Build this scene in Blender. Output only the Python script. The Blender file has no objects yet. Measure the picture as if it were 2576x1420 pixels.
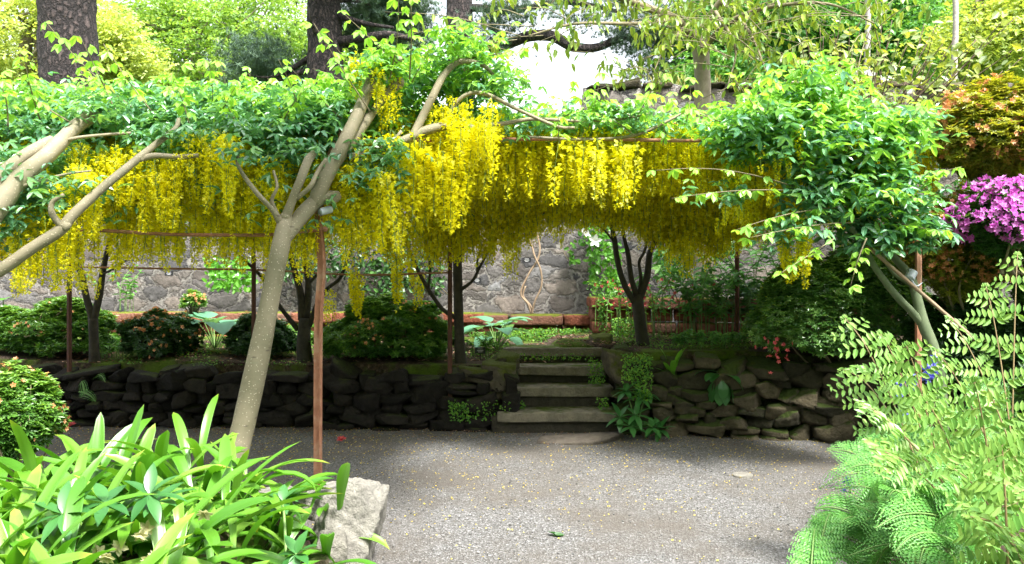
import bpy, math, random
import numpy as np
from mathutils import Vector
random.seed(7); rng = np.random.default_rng(7)
R = math.radians
# ------------------------------------------------------------ camera, world, sun, exposure
S = bpy.context.scene
COL = S.collection
FPX, CX, HY, EYE = 2061.0, 1288.0, 654.0, 1.65       # photograph at 2576 px wide: focal length, centre column, horizon row, eye height
cam = bpy.data.objects.new('camera', bpy.data.cameras.new('camera')); COL.objects.link(cam)
cam.location = (0, 0, EYE); cam.rotation_euler = (R(90), 0, 0)
cam.data.sensor_width = 36; cam.data.lens = 36 * FPX / 2576
cam.data.shift_y = -(710 - HY) / 2576
cam.data.clip_start = 0.05; cam.data.clip_end = 1000
S.camera = cam
SUN_EL, SUN_AZ = R(60), R(148)       # azimuth clockwise from +Y (away from the camera)
W = bpy.data.worlds.new('World'); S.world = W; W.use_nodes = True
nt = W.node_tree; bg = nt.nodes['Background']
sky = nt.nodes.new('ShaderNodeTexSky'); sky.sky_type = 'NISHITA'; sky.sun_disc = False
sky.sun_elevation = SUN_EL; sky.sun_rotation = SUN_AZ
sky.air_density = 1.0; sky.dust_density = 4.0; sky.ozone_density = 0.6; sky.altitude = 50
hs = nt.nodes.new('ShaderNodeHueSaturation'); hs.inputs['Saturation'].default_value = .3   # thin bright overcast
nt.links.new(sky.outputs[0], hs.inputs['Color']); nt.links.new(hs.outputs[0], bg.inputs[0]); bg.inputs[1].default_value = 0.15
sun = bpy.data.objects.new('sun', bpy.data.lights.new('sun', 'SUN')); COL.objects.link(sun)
sun.data.energy = 2.9; sun.data.angle = R(9); sun.data.color = (1.0, 0.975, 0.93)
sd = Vector((math.sin(SUN_AZ) * math.cos(SUN_EL), math.cos(SUN_AZ) * math.cos(SUN_EL), math.sin(SUN_EL)))
sun.rotation_euler = sd.to_track_quat('Z', 'Y').to_euler()
S.view_settings.view_transform = 'Standard'; S.view_settings.look = 'None'
S.view_settings.exposure = 2.1; S.view_settings.gamma = 1.0
S.render.engine = 'CYCLES'
S.cycles.use_denoising = True; S.cycles.max_bounces = 8; S.cycles.diffuse_bounces = 5
S.cycles.transmission_bounces = 5; S.cycles.transparent_max_bounces = 6
S.cycles.sample_clamp_indirect = 6.0

def P(px, py, d):
    return np.array([(px - CX) / FPX * d, d, EYE + (HY - py) / FPX * d])
def X(px, d): return (px - CX) / FPX * d
# ------------------------------------------------------------ mesh buffer
def nrm(a):
    a = np.asarray(a, float)
    return a / np.maximum(np.linalg.norm(a, axis=-1, keepdims=True), 1e-9)
class Buf:
    def __init__(s): s.v = []; s.l = []; s.n = []; s.t = []; s.q = []; s.m = []; s.sm = []; s.k = 0
    def add(s, v, faces, tint=0.5, tip=0.0, mat=0, smooth=False):
        v = np.asarray(v, float); n = len(v)
        s.v.append(v)
        s.l.append(np.concatenate([np.asarray(f) for f in faces]) + s.k); s.n.append(np.array([len(f) for f in faces]))
        s.t.append(np.broadcast_to(np.asarray(tint, float), (n,))); s.q.append(np.broadcast_to(np.asarray(tip, float), (n,)))
        s.m.append(np.full(len(faces), mat)); s.sm.append(np.full(len(faces), smooth)); s.k += n
    def raw(s, v, loops, sizes, tint, tip, mats, smooths):
        s.v.append(v); s.l.append(loops + s.k); s.n.append(sizes); s.t.append(tint); s.q.append(tip)
        s.m.append(mats); s.sm.append(smooths); s.k += len(v)
    def arrays(s):
        c = np.concatenate
        return c(s.v), c(s.l), c(s.n), c(s.t), c(s.q), c(s.m), c(s.sm)
    def mesh(s, name, mats):
        v, l, n, t, q, m, sm = s.arrays()
        me = bpy.data.meshes.new(name)
        me.vertices.add(len(v)); me.vertices.foreach_set('co', v.astype(np.float32).ravel())
        me.loops.add(len(l)); me.loops.foreach_set('vertex_index', l.astype(np.int32))
        me.polygons.add(len(n))
        st = np.concatenate([[0], np.cumsum(n)[:-1]])
        me.polygons.foreach_set('loop_start', st.astype(np.int32)); me.polygons.foreach_set('loop_total', n.astype(np.int32))
        me.polygons.foreach_set('material_index', m.astype(np.int32)); me.polygons.foreach_set('use_smooth', sm.astype(bool))
        for nm, a in (('tint', t), ('tip', q)):
            at = me.attributes.new(nm, 'FLOAT', 'POINT'); at.data.foreach_set('value', a.astype(np.float32))
        me.update(calc_edges=True)
        for x in mats: me.materials.append(x)
        return me
def stamp(buf, tm, O, Xd, Zd, scale, tint=None, mat=None):
    """copies of a template (arrays of a Buf) at origins O with length axis Xd and up axis Zd"""
    v, l, n, t, q, m, sm = tm
    O = np.asarray(O, float); N = len(O)
    if N == 0: return
    Xd = nrm(np.broadcast_to(Xd, (N, 3))); Zd = np.broadcast_to(Zd, (N, 3)).astype(float)
    Z = nrm(Zd - (Zd * Xd).sum(1, keepdims=True) * Xd); Y = np.cross(Z, Xd)
    sc = np.asarray(scale, float)
    if sc.ndim == 0: sc = np.full((N, 3), sc)
    elif sc.ndim == 1: sc = np.repeat(sc[:, None], 3, 1)
    M = np.stack([Xd * sc[:, :1], Y * sc[:, 1:2], Z * sc[:, 2:3]], 1)
    V = O[:, None] + np.einsum('vk,nkj->nvj', v, M)
    k = len(v)
    loops = (l[None] + (np.arange(N) * k)[:, None]).ravel()
    tt = np.tile(t, N) if tint is None else np.clip(np.repeat(tint, k) + np.tile(t - 0.5, N), 0, 1)
    buf.raw(V.reshape(-1, 3), loops, np.tile(n, N), tt, np.tile(q, N), np.tile(m if mat is None else np.full_like(m, mat), N), np.tile(sm, N))
def obj(name, buf, mats, parent=None, **props):
    if not isinstance(mats, (list, tuple)): mats = [mats]
    o = bpy.data.objects.new(name, buf.mesh(name, mats)); COL.objects.link(o)
    if parent is not None: o.parent = parent; o.matrix_parent_inverse = parent.matrix_basis.inverted()
    for a, b in props.items(): o[a] = b
    return o
def thing(name, label, cat, loc, group=None):
    o = bpy.data.objects.new(name, None); COL.objects.link(o); o.location = Vector([float(a) for a in loc]); o.empty_display_size = .1
    o['label'] = label; o['category'] = cat; o['kind'] = 'thing'
    if group: o['group'] = group
    return o
# smooth pseudo-noise
_K = rng.normal(size=(14, 3)); _PH = rng.uniform(0, 6.28, 14)
def ns(p, f=1.0, s=0):
    p = np.asarray(p, float) * f + s * 3.17
    return sum(math.cos(i) * 0 + np.sin(p @ (_K[i] * (1 + .35 * i)) + _PH[i]) / (1 + .5 * i) for i in range(8)) / 2.6
def catmull(pts, sub=5):
    p = np.asarray(pts, float)
    if len(p) < 3: return np.array([p[0] + (p[-1] - p[0]) * t for t in np.linspace(0, 1, sub + 1)])
    q = np.vstack([2 * p[0] - p[1], p, 2 * p[-1] - p[-2]]); out = []
    for i in range(1, len(q) - 2):
        for t in np.linspace(0, 1, sub, endpoint=False):
            a, b, c, d = q[i - 1:i + 3]
            out.append(.5 * (2 * b + (c - a) * t + (2 * a - 5 * b + 4 * c - d) * t * t + (3 * b - a - 3 * c + d) * t ** 3))
    out.append(p[-1]); return np.array(out)
def tube(buf, pts, sides=8, sub=5, wob=0.0, mat=0, tint=0.5, cap=True, smooth=True):
    """pts rows x, y, z, radius"""
    c = catmull(pts, sub); c[:, 3] = np.maximum(c[:, 3], .0006); n = len(c)
    T = nrm(np.gradient(c[:, :3], axis=0)); ref = np.array([0.3, 1, .1]) if abs(T[0][1]) < .9 else np.array([1, 0, 0.])
    U = nrm(np.cross(T, ref)); V = np.cross(T, U)
    a = np.linspace(0, 2 * math.pi, sides, endpoint=False)
    ring = c[:, None, :3] + c[:, None, 3:4] * (np.cos(a)[None, :, None] * U[:, None] + np.sin(a)[None, :, None] * V[:, None])
    if wob:
        w = ns(ring.reshape(-1, 3), 6).reshape(n, sides, 1) * wob + ns(ring.reshape(-1, 3), 22, 2).reshape(n, sides, 1) * wob * .5
        ring = ring + (ring - c[:, None, :3]) * w
    v = ring.reshape(-1, 3)
    f = [(i * sides + j, i * sides + (j + 1) % sides, (i + 1) * sides + (j + 1) % sides, (i + 1) * sides + j) for i in range(n - 1) for j in range(sides)]
    if cap: f.append(tuple(range(sides - 1, -1, -1))); f.append(tuple((n - 1) * sides + j for j in range(sides)))
    buf.add(v, f, tint=tint, tip=np.repeat(np.linspace(0, 1, n), sides), mat=mat, smooth=smooth)
def pxtube(buf, rows, **k):
    """rows (px, py, d, r)"""
    tube(buf, [list(P(a, b, d)) + [r] for a, b, d, r in rows], **k)
def box(buf, c, s, tint=.5, mat=0, bev=0.0):
    c = np.array(c, float); s = np.array(s, float) / 2
    if bev <= 0:
        v = np.array([[i, j, k] for i in (-1, 1) for j in (-1, 1) for k in (-1, 1)]) * s + c
        buf.add(v, [(0, 1, 3, 2), (4, 6, 7, 5), (0, 4, 5, 1), (2, 3, 7, 6), (0, 2, 6, 4), (1, 5, 7, 3)], tint=tint, mat=mat); return
    stone(buf, c, s * 2, 0, 5, tilt=0, cuts=0, rough=.01, tint=tint, mat=mat, rnd=bev)
_cg = {}
def cubegrid(n):
    if n in _cg: return _cg[n]
    vs = {}; faces = []
    g = np.tan(np.linspace(-1, 1, n + 1) * math.pi / 4 * .98) / math.tan(math.pi / 4 * .98)
    def vid(p):
        k = tuple(np.round(p, 5)); return vs.setdefault(k, len(vs))
    for ax in range(3):
        for sg in (-1, 1):
            for i in range(n):
                for j in range(n):
                    q = []
                    for a, b in ((i, j), (i + 1, j), (i + 1, j + 1), (i, j + 1)):
                        p = [0, 0, 0]; p[ax] = sg; p[(ax + 1) % 3] = g[a]; p[(ax + 2) % 3] = g[b]; q.append(vid(p))
                    faces.append(q if sg > 0 else q[::-1])
    v = np.array(list(vs.keys())); _cg[n] = (v, faces); return _cg[n]
def stone(buf, c, size, rot=0.0, n=5, tilt=.12, cuts=5, rough=.03, tint=.5, mat=0, rnd=.0, smooth=True, rg=None, k=26.0):
    """an angular boulder: a box cut by random planes, then roughened"""
    rg = rg or rng
    v, f = cubegrid(n); d = nrm(v * (np.array(size) / max(size)) if rnd == 0 else v); h = np.array(size, float) / 2
    pl = []
    for ax in range(3):
        for sg in (-1, 1):
            nn = np.zeros(3); nn[ax] = sg; nn = nrm(nn + rg.normal(size=3) * tilt); pl.append((nn, h[ax] * (1 + rg.uniform(-.08, .08) * (tilt > 0))))
    for _ in range(cuts):
        nn = nrm(rg.normal(size=3)); pl.append((nn, (np.abs(nn) * h).sum() * rg.uniform(.62, .85)))
    d = nrm(v * h); r = np.full(len(d), 1e9)
    acc = np.zeros(len(d))
    for nn, hh in pl:
        acc += np.maximum(d @ nn, 1e-6) ** k / hh ** k
    r = acc ** (-1 / k)
    p = d * r[:, None]
    w = ns(p + c, 9 / max(.25, max(size)), 1) * rough * 1.3 + ns(p + c, 30 / max(.25, max(size)), 4) * rough * .7
    p = p * (1 + w[:, None])
    ca, sa = math.cos(rot), math.sin(rot)
    p = np.stack([p[:, 0] * ca - p[:, 1] * sa, p[:, 0] * sa + p[:, 1] * ca, p[:, 2]], 1) + np.array(c)
    buf.add(p, f, tint=tint, mat=mat, smooth=smooth)
# ------------------------------------------------------------ materials
def newmat(name):
    m = bpy.data.materials.new(name); m.use_nodes = True; t = m.node_tree
    return m, t, t.nodes['Principled BSDF'], t.nodes['Material Output']
def N(t, typ, **kw):
    n = t.nodes.new(typ)
    for k, v in kw.items():
        if k.startswith('i_'): n.inputs[k[2:].replace('_', ' ')].default_value = v
        else: setattr(n, k, v)
    return n
def ramp(t, fac, stops, interp='LINEAR'):
    r = t.nodes.new('ShaderNodeValToRGB'); e = r.color_ramp; e.interpolation = interp
    while len(e.elements) < len(stops): e.elements.new(.5)
    for el, (p, c) in zip(e.elements, stops): el.position = p; el.color = (*c, 1)
    t.links.new(fac, r.inputs[0]); return r.outputs[0]
def mixc(t, fac, a, b, mode='MIX'):
    m = t.nodes.new('ShaderNodeMix'); m.data_type = 'RGBA'; m.blend_type = mode
    if isinstance(fac, (int, float)): m.inputs[0].default_value = fac
    else: t.links.new(fac, m.inputs[0])
    for s, x in ((6, a), (7, b)):
        if isinstance(x, tuple): m.inputs[s].default_value = (*x, 1)
        else: t.links.new(x, m.inputs[s])
    return m.outputs[2]
def attr(t, nm):
    a = t.nodes.new('ShaderNodeAttribute'); a.attribute_name = nm; return a.outputs['Fac']
def noise(t, scale, detail=4, rough=.6, dist=0, vec=None, out='Fac'):
    n = N(t, 'ShaderNodeTexNoise'); n.inputs['Scale'].default_value = scale; n.inputs['Detail'].default_value = detail
    n.inputs['Roughness'].default_value = rough; n.inputs['Distortion'].default_value = dist
    if vec is None:
        tc = t.nodes.new('ShaderNodeTexCoord'); vec = tc.outputs['Object']
    t.links.new(vec, n.inputs['Vector']); return n.outputs[out]
def bump(t, h, strength, dist=.02):
    b = t.nodes.new('ShaderNodeBump'); b.inputs['Strength'].default_value = strength; b.inputs['Distance'].default_value = dist
    t.links.new(h, b.inputs['Height']); return b.outputs[0]
def leafmat(name, cols, rough=.45, trans=.35, tcol=None, tipcol=None, spec=.5, gain=1.25):
    m, t, b, o = newmat(name)
    n = len(cols); c = ramp(t, attr(t, 'tint'), [(i / max(1, n - 1), col) for i, col in enumerate(cols)])
    if tipcol is not None:
        f = N(t, 'ShaderNodeMapRange'); f.inputs[1].default_value = 1.0; f.inputs[2].default_value = 1.25
        sm = N(t, 'ShaderNodeMath', operation='ADD'); t.links.new(attr(t, 'tip'), sm.inputs[0]); mu = N(t, 'ShaderNodeMath', operation='MULTIPLY'); t.links.new(attr(t, 'tint'), mu.inputs[0]); mu.inputs[1].default_value = .16; t.links.new(mu.outputs[0], sm.inputs[1])
        t.links.new(sm.outputs[0], f.inputs[0]); c = mixc(t, f.outputs[0], c, tipcol)
    t.links.new(c, b.inputs['Base Color']); b.inputs['Roughness'].default_value = rough
    b.inputs['Specular IOR Level'].default_value = spec
    tr = t.nodes.new('ShaderNodeBsdfTranslucent')
    t.links.new(mixc(t, 1.0, c, tcol or (1.3 * gain, 1.15 * gain, .55), 'MULTIPLY'), tr.inputs[0])
    mx = t.nodes.new('ShaderNodeMixShader'); mx.inputs[0].default_value = trans
    t.links.new(b.outputs[0], mx.inputs[1]); t.links.new(tr.outputs[0], mx.inputs[2]); t.links.new(mx.outputs[0], o.inputs[0])
    return m
def barkmat(name, a, b_, scale=14, stretch=.35, bs=.5, bd=.01, moss=None, rough=.85):
    m, t, b, o = newmat(name)
    tc = t.nodes.new('ShaderNodeTexCoord'); mp = N(t, 'ShaderNodeMapping'); mp.inputs['Scale'].default_value = (1, 1, stretch)
    t.links.new(tc.outputs['Object'], mp.inputs[0])
    n1 = noise(t, scale, 6, .65, .4, mp.outputs[0]); n2 = noise(t, scale * .25, 3, .5)
    c = ramp(t, n1, [(.3, a), (.68, b_)])
    c = mixc(t, n2, c, mixc(t, .5, c, a))
    if moss is not None: c = mixc(t, ramp(t, noise(t, 5, 5, .7), [(.5, (0, 0, 0)), (.62, (.8, .8, .8))]), c, moss)
    t.links.new(c, b.inputs['Base Color']); b.inputs['Roughness'].default_value = rough
    t.links.new(bump(t, n1, bs, bd), b.inputs['Normal']); return m
def smoothbark(name, a, b_, dots, ring):
    m, t, b, o = newmat(name); tc = t.nodes.new('ShaderNodeTexCoord')
    mp = N(t, 'ShaderNodeMapping'); mp.inputs['Scale'].default_value = (1, 1, 3.2); t.links.new(tc.outputs['Object'], mp.inputs[0])
    n1 = noise(t, 9, 6, .7, .5, mp.outputs[0]); n2 = noise(t, 3, 5, .65); n3 = noise(t, 70, 3)
    c = mixc(t, ramp(t, n2, [(.35, (0, 0, 0)), (.65, (1, 1, 1))]), a, b_); c = mixc(t, ramp(t, n1, [(.55, (0, 0, 0)), (.7, (.6, .6, .6))]), c, ring)
    v = N(t, 'ShaderNodeTexVoronoi'); v.inputs['Scale'].default_value = 55; t.links.new(tc.outputs['Object'], v.inputs['Vector'])
    f = ramp(t, v.outputs['Distance'], [(.14, (1, 1, 1)), (.24, (0, 0, 0))]); c = mixc(t, f, c, dots)
    v2 = N(t, 'ShaderNodeTexVoronoi'); v2.inputs['Scale'].default_value = 7; t.links.new(mp.outputs[0], v2.inputs['Vector'])
    c = mixc(t, ramp(t, v2.outputs['Distance'], [(.08, (.8, .8, .8)), (.16, (0, 0, 0))]), c, (.07, .055, .035))
    t.links.new(c, b.inputs['Base Color']); b.inputs['Roughness'].default_value = .75
    h = mixc(t, .5, mixc(t, .4, n1, n3), f); t.links.new(bump(t, h, .5, .006), b.inputs['Normal']); return m
def plain(name, c, rough=.6, metal=0.0, spec=.5):
    m, t, b, o = newmat(name)
    n = noise(t, 25, 4); t.links.new(mixc(t, n, tuple(x * .75 for x in c), tuple(min(1, x * 1.2) for x in c)), b.inputs['Base Color'])
    b.inputs['Roughness'].default_value = rough; b.inputs['Metallic'].default_value = metal; b.inputs['Specular IOR Level'].default_value = spec
    t.links.new(bump(t, n, .3, .004), b.inputs['Normal']); return m
def stonemat(name, cols, moss=.5, mosscol=(.07, .1, .015), scale=9, rough=.9):
    m, t, b, o = newmat(name)
    c = ramp(t, attr(t, 'tint'), [(i / (len(cols) - 1), q) for i, q in enumerate(cols)])
    n1 = noise(t, scale, 8, .7, .3); n2 = noise(t, scale * 3.3, 6, .7)
    c = mixc(t, 1.0, c, ramp(t, n1, [(.25, (.45, .45, .45)), (.75, (1.35, 1.33, 1.28))]), 'MULTIPLY')
    if moss > 0:
        g = t.nodes.new('ShaderNodeNewGeometry'); sx = t.nodes.new('ShaderNodeSeparateXYZ'); t.links.new(g.outputs['Normal'], sx.inputs[0])
        ma = N(t, 'ShaderNodeMath', operation='MULTIPLY_ADD'); t.links.new(sx.outputs[2], ma.inputs[0]); ma.inputs[1].default_value = .45
        t.links.new(noise(t, 3.3, 6, .7), ma.inputs[2])
        f = ramp(t, ma.outputs[0], [(.95 - .45 * moss, (0, 0, 0)), (1.07 - .45 * moss, (1, 1, 1))])
        c = mixc(t, f, c, mixc(t, n2, tuple(x * .5 for x in mosscol), tuple(x * 1.6 for x in mosscol)))
    t.links.new(c, b.inputs['Base Color']); b.inputs['Roughness'].default_value = rough; b.inputs['Specular IOR Level'].default_value = .25
    ad = N(t, 'ShaderNodeMath', operation='ADD'); t.links.new(n1, ad.inputs[0]); t.links.new(n2, ad.inputs[1])
    t.links.new(bump(t, ad.outputs[0], 1.0, .03), b.inputs['Normal']); return m

M = {}
M['lab'] = leafmat('laburnum_leaf', [(.06, .19, .1), (.1, .28, .14), (.17, .38, .16), (.26, .48, .12)], rough=.33, trans=.38, spec=.9)
M['labyoung_lit'] = leafmat('laburnum_young_skylit_leaf', [(.17, .4, .08), (.3, .56, .1)], rough=.4, trans=.48)  # pale leaf for young shoots and for sky light painted on crown tops
M['petal'] = leafmat('yellow_petal', [(.62, .56, .006), (.8, .74, .01), (.9, .86, .03), (.93, .9, .25)], rough=.6, trans=.58, tcol=(1.08, 1.08, .7), spec=.2)
M['rstem'] = plain('raceme_stem', (.2, .3, .05))
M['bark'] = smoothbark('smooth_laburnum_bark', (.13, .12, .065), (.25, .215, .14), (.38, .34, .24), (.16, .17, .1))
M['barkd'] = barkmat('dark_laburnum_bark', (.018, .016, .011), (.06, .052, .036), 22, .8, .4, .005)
M['barkg'] = barkmat('green_laburnum_bark', (.07, .1, .045), (.14, .17, .09), 20, .8, .3, .004)
M['twig'] = barkmat('twig_bark', (.12, .1, .055), (.26, .22, .13), 30, 1, .2, .002)
def pinebark():
    m, t, b, o = newmat('pine_bark'); tc = t.nodes.new('ShaderNodeTexCoord'); wn = noise(t, 5, 5, .7, 0, tc.outputs['Object'], 'Color')
    ms = N(t, 'ShaderNodeVectorMath', operation='MULTIPLY_ADD'); t.links.new(wn, ms.inputs[0]); ms.inputs[1].default_value = (.22, .22, .3); t.links.new(tc.outputs['Object'], ms.inputs[2])
    mp = N(t, 'ShaderNodeMapping'); mp.inputs['Scale'].default_value = (1, 1, .33); t.links.new(ms.outputs[0], mp.inputs[0])
    v = N(t, 'ShaderNodeTexVoronoi', feature='DISTANCE_TO_EDGE'); v.inputs['Scale'].default_value = 13; t.links.new(mp.outputs[0], v.inputs['Vector'])
    n = noise(t, 30, 6, .75); c = ramp(t, v.outputs['Distance'], [(0, (.008, .006, .006)), (.12, (.032, .025, .024)), (.4, (.08, .062, .058))])
    c = mixc(t, 1.0, c, ramp(t, n, [(.3, (.45, .45, .45)), (.7, (1.5, 1.4, 1.35))]), 'MULTIPLY'); t.links.new(c, b.inputs['Base Color']); b.inputs['Roughness'].default_value = .9
    h = mixc(t, .3, ramp(t, v.outputs['Distance'], [(0, (0, 0, 0)), (.25, (1, 1, 1))]), n); t.links.new(bump(t, h, 1.0, .07), b.inputs['Normal']); return m
M['pine'] = pinebark()
M['grey'] = barkmat('grey_tree_bark', (.16, .13, .09), (.3, .26, .2), 18, .6, .5, .01)
M['birch'] = barkmat('birch_bark', (.25, .22, .19), (.5, .47, .43), 8, 2.5, .2, .003)
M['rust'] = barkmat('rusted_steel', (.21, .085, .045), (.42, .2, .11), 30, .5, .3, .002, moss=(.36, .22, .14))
M['rustshade'] = barkmat('shade_dark_rusted_steel', (.05, .02, .014), (.12, .045, .03), 30, .5, .3, .002)  # darker copy of the rust, with the rear posts' shade in its colour
M['tie'] = plain('grey_rubber_tie', (.42, .46, .5), .4)
M['cane'] = barkmat('bamboo_cane', (.2, .135, .08), (.34, .25, .165), 20, .5, .2, .002)
M['stoneL'] = stonemat('shade_dark_dry_stone', [(.01, .009, .007), (.02, .017, .014), (.03, .026, .02)], .2, (.03, .04, .008))  # deep shade on the left wall is put into this darker stone colour
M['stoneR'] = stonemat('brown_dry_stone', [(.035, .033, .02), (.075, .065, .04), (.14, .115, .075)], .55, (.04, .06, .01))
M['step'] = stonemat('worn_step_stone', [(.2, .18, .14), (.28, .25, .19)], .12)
M['riser'] = stonemat('dark_riser_stone', [(.045, .04, .03), (.085, .075, .055)], .3, (.04, .06, .01))  # darker than the treads so each step reads
M['slab'] = stonemat('worn_slab', [(.14, .12, .1), (.2, .17, .14)], 0)
M['rock'] = stonemat('pale_rock', [(.2, .19, .16), (.32, .31, .28)], .0, scale=11)
M['mossy'] = stonemat('mossy_block', [(.07, .06, .045), (.13, .115, .08)], .8, (.065, .08, .012))
M['brick'] = stonemat('terracotta_block', [(.12, .04, .025), (.22, .07, .04), (.28, .11, .065), (.17, .1, .075)], .45, (.11, .13, .01))
M['label'] = plain('black_label', (.015, .015, .018), .4)
M['labeltext'] = plain('label_lettering', (.6, .6, .6), .6)
M['needle'] = leafmat('pine_needles', [(.035, .075, .055), (.07, .13, .09), (.1, .17, .1)], trans=.15, rough=.6)
M['far1'] = leafmat('green_tree_leaf', [(.14, .26, .06), (.22, .38, .09), (.34, .5, .15)], trans=.5)
M['far2'] = leafmat('yellow_green_leaf', [(.24, .34, .08), (.35, .45, .13), (.47, .55, .22)], trans=.45)
M['far3'] = leafmat('deep_green_leaf', [(.06, .19, .05), (.11, .29, .08), (.19, .39, .1)], trans=.4)
M['droop'] = leafmat('olive_oval_leaf', [(.1, .19, .05), (.2, .31, .05), (.3, .38, .06)], trans=.4, rough=.35)
M['bigl'] = leafmat('grey_green_round_leaf', [(.16, .22, .11), (.24, .32, .1), (.38, .42, .06)], trans=.35, rough=.35)
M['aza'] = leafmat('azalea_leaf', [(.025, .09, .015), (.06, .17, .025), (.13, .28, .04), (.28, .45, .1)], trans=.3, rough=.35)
M['azag_lit'] = leafmat('glossy_lit_azalea_leaf', [(.05, .14, .035), (.1, .24, .06), (.2, .38, .1), (.36, .55, .2)], trans=.3, rough=.25, spec=1.0)  # glossy, and lightened to stand in for light missing on the bush
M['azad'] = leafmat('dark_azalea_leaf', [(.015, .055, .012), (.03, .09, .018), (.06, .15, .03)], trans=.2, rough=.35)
M['azao'] = leafmat('bronze_azalea_leaf', [(.14, .18, .02), (.27, .31, .03), (.42, .4, .05)], trans=.35, rough=.4)
M['ofl'] = leafmat('orange_faded_flower', [(.5, .2, .07), (.7, .36, .17)], trans=.35, tcol=(1.1, 1, .8))
M['mag'] = leafmat('magenta_flower', [(.5, .08, .44), (.7, .17, .63), (.8, .34, .76)], trans=.4, tcol=(1.1, 1, 1.1), rough=.6)
M['pinkf'] = leafmat('coral_flower', [(.5, .05, .06), (.7, .15, .14)], trans=.35, tcol=(1.1, 1, 1))
M['white'] = leafmat('white_flower', [(.7, .7, .62), (.85, .85, .8)], trans=.3, tcol=(1, 1, .95))
M['blue'] = leafmat('bluebell_flower', [(.12, .12, .55), (.25, .25, .75)], trans=.3, tcol=(1, 1, 1.2))
M['strap'] = leafmat('strap_leaf', [(.05, .17, .015), (.1, .26, .02), (.19, .36, .05)], tcol=(1.25, 1.4, .5), trans=.32, rough=.34, tipcol=(.5, .4, .06), spec=.6)
M['hell'] = leafmat('hellebore_leaf', [(.03, .12, .03), (.055, .18, .042)], trans=.25, rough=.35)
M['hellf'] = leafmat('hellebore_flower', [(.45, .42, .22), (.62, .6, .35)], trans=.4, tcol=(1, 1, .8))
M['hosta'] = leafmat('blue_green_hosta_leaf', [(.09, .25, .14), (.16, .36, .22)], trans=.3, rough=.4)
M['tongue'] = leafmat('bright_tongue_leaf', [(.06, .22, .02), (.14, .36, .04)], trans=.35, rough=.3)
M['royal'] = leafmat('royal_fern_pinnule', [(.1, .24, .045), (.17, .32, .065), (.25, .38, .08)], tcol=(1.3, 1.4, .7), trans=.28, rough=.4)
M['lady'] = leafmat('lady_fern_pinnule', [(.055, .2, .035), (.1, .29, .05), (.16, .36, .07)], tcol=(1.3, 1.4, .6), trans=.28, rough=.45)
M['fstem'] = plain('fern_stalk', (.22, .16, .07))
M['gstem'] = plain('green_stalk', (.12, .22, .05))
M['cover'] = leafmat('ground_cover_leaf', [(.05, .16, .02), (.1, .28, .03), (.2, .38, .03)], trans=.3)
M['litter'] = leafmat('fallen_leaf_litter', [(.1, .05, .03), (.25, .13, .07), (.4, .27, .2)], trans=.1, rough=.8)
M['fpetal'] = leafmat('fallen_petal', [(.5, .37, .02), (.75, .6, .06)], trans=.2, rough=.8)

def groundmat(name, kind):
    m, t, b, o = newmat(name)
    if kind == 'gravel':
        v = N(t, 'ShaderNodeTexVoronoi'); v.inputs['Scale'].default_value = 110
        tc = t.nodes.new('ShaderNodeTexCoord'); t.links.new(tc.outputs['Object'], v.inputs['Vector'])
        sp = t.nodes.new('ShaderNodeSeparateColor'); t.links.new(v.outputs['Color'], sp.inputs[0])
        c = ramp(t, sp.outputs[0], [(0, (.06, .058, .055)), (.35, (.12, .117, .112)), (.85, (.18, .18, .18)), (1, (.33, .33, .33))])
        c = mixc(t, ramp(t, noise(t, 1.1, 6, .65), [(.42, (0, 0, 0)), (.62, (.75, .75, .75))]), c, mixc(t, noise(t, 90, 3), (.07, .06, .05), (.15, .135, .115)))
        c = mixc(t, ramp(t, noise(t, 160, 2), [(.52, (0, 0, 0)), (.7, (.6, .6, .6))]), c, (.13, .11, .09))
        h = v.outputs['Distance']; bs = bump(t, h, .9, .012)
        b2 = t.nodes.new('ShaderNodeBump'); b2.inputs['Strength'].default_value = .5; b2.inputs['Distance'].default_value = .02
        t.links.new(noise(t, 20, 6, .7), b2.inputs['Height']); t.links.new(bs, b2.inputs['Normal'])
        t.links.new(c, b.inputs['Base Color']); t.links.new(b2.outputs[0], b.inputs['Normal'])
    elif kind == 'soil':
        c = ramp(t, noise(t, 28, 8, .75), [(.35, (.018, .013, .009)), (.55, (.07, .05, .035)), (.72, (.2, .15, .12))])
        c = mixc(t, ramp(t, noise(t, 1.6, 5, .65), [(.48, (0, 0, 0)), (.58, (.9, .9, .9))]), c, mixc(t, noise(t, 60, 4), (.04, .08, .008), (.12, .19, .02)))
        t.links.new(c, b.inputs['Base Color']); t.links.new(bump(t, noise(t, 35, 7, .75), 1, .03), b.inputs['Normal'])
    else:
        c = ramp(t, noise(t, 3, 8, .75), [(.35, (.05, .08, .02)), (.6, (.08, .14, .03))])
        t.links.new(c, b.inputs['Base Color'])
    b.inputs['Roughness'].default_value = .95; b.inputs['Specular IOR Level'].default_value = .15
    return m
M['gravel'] = groundmat('grey_gravel', 'gravel'); M['soil'] = groundmat('bed_soil', 'soil'); M['far'] = groundmat('rough_grass', 'grass')
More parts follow.
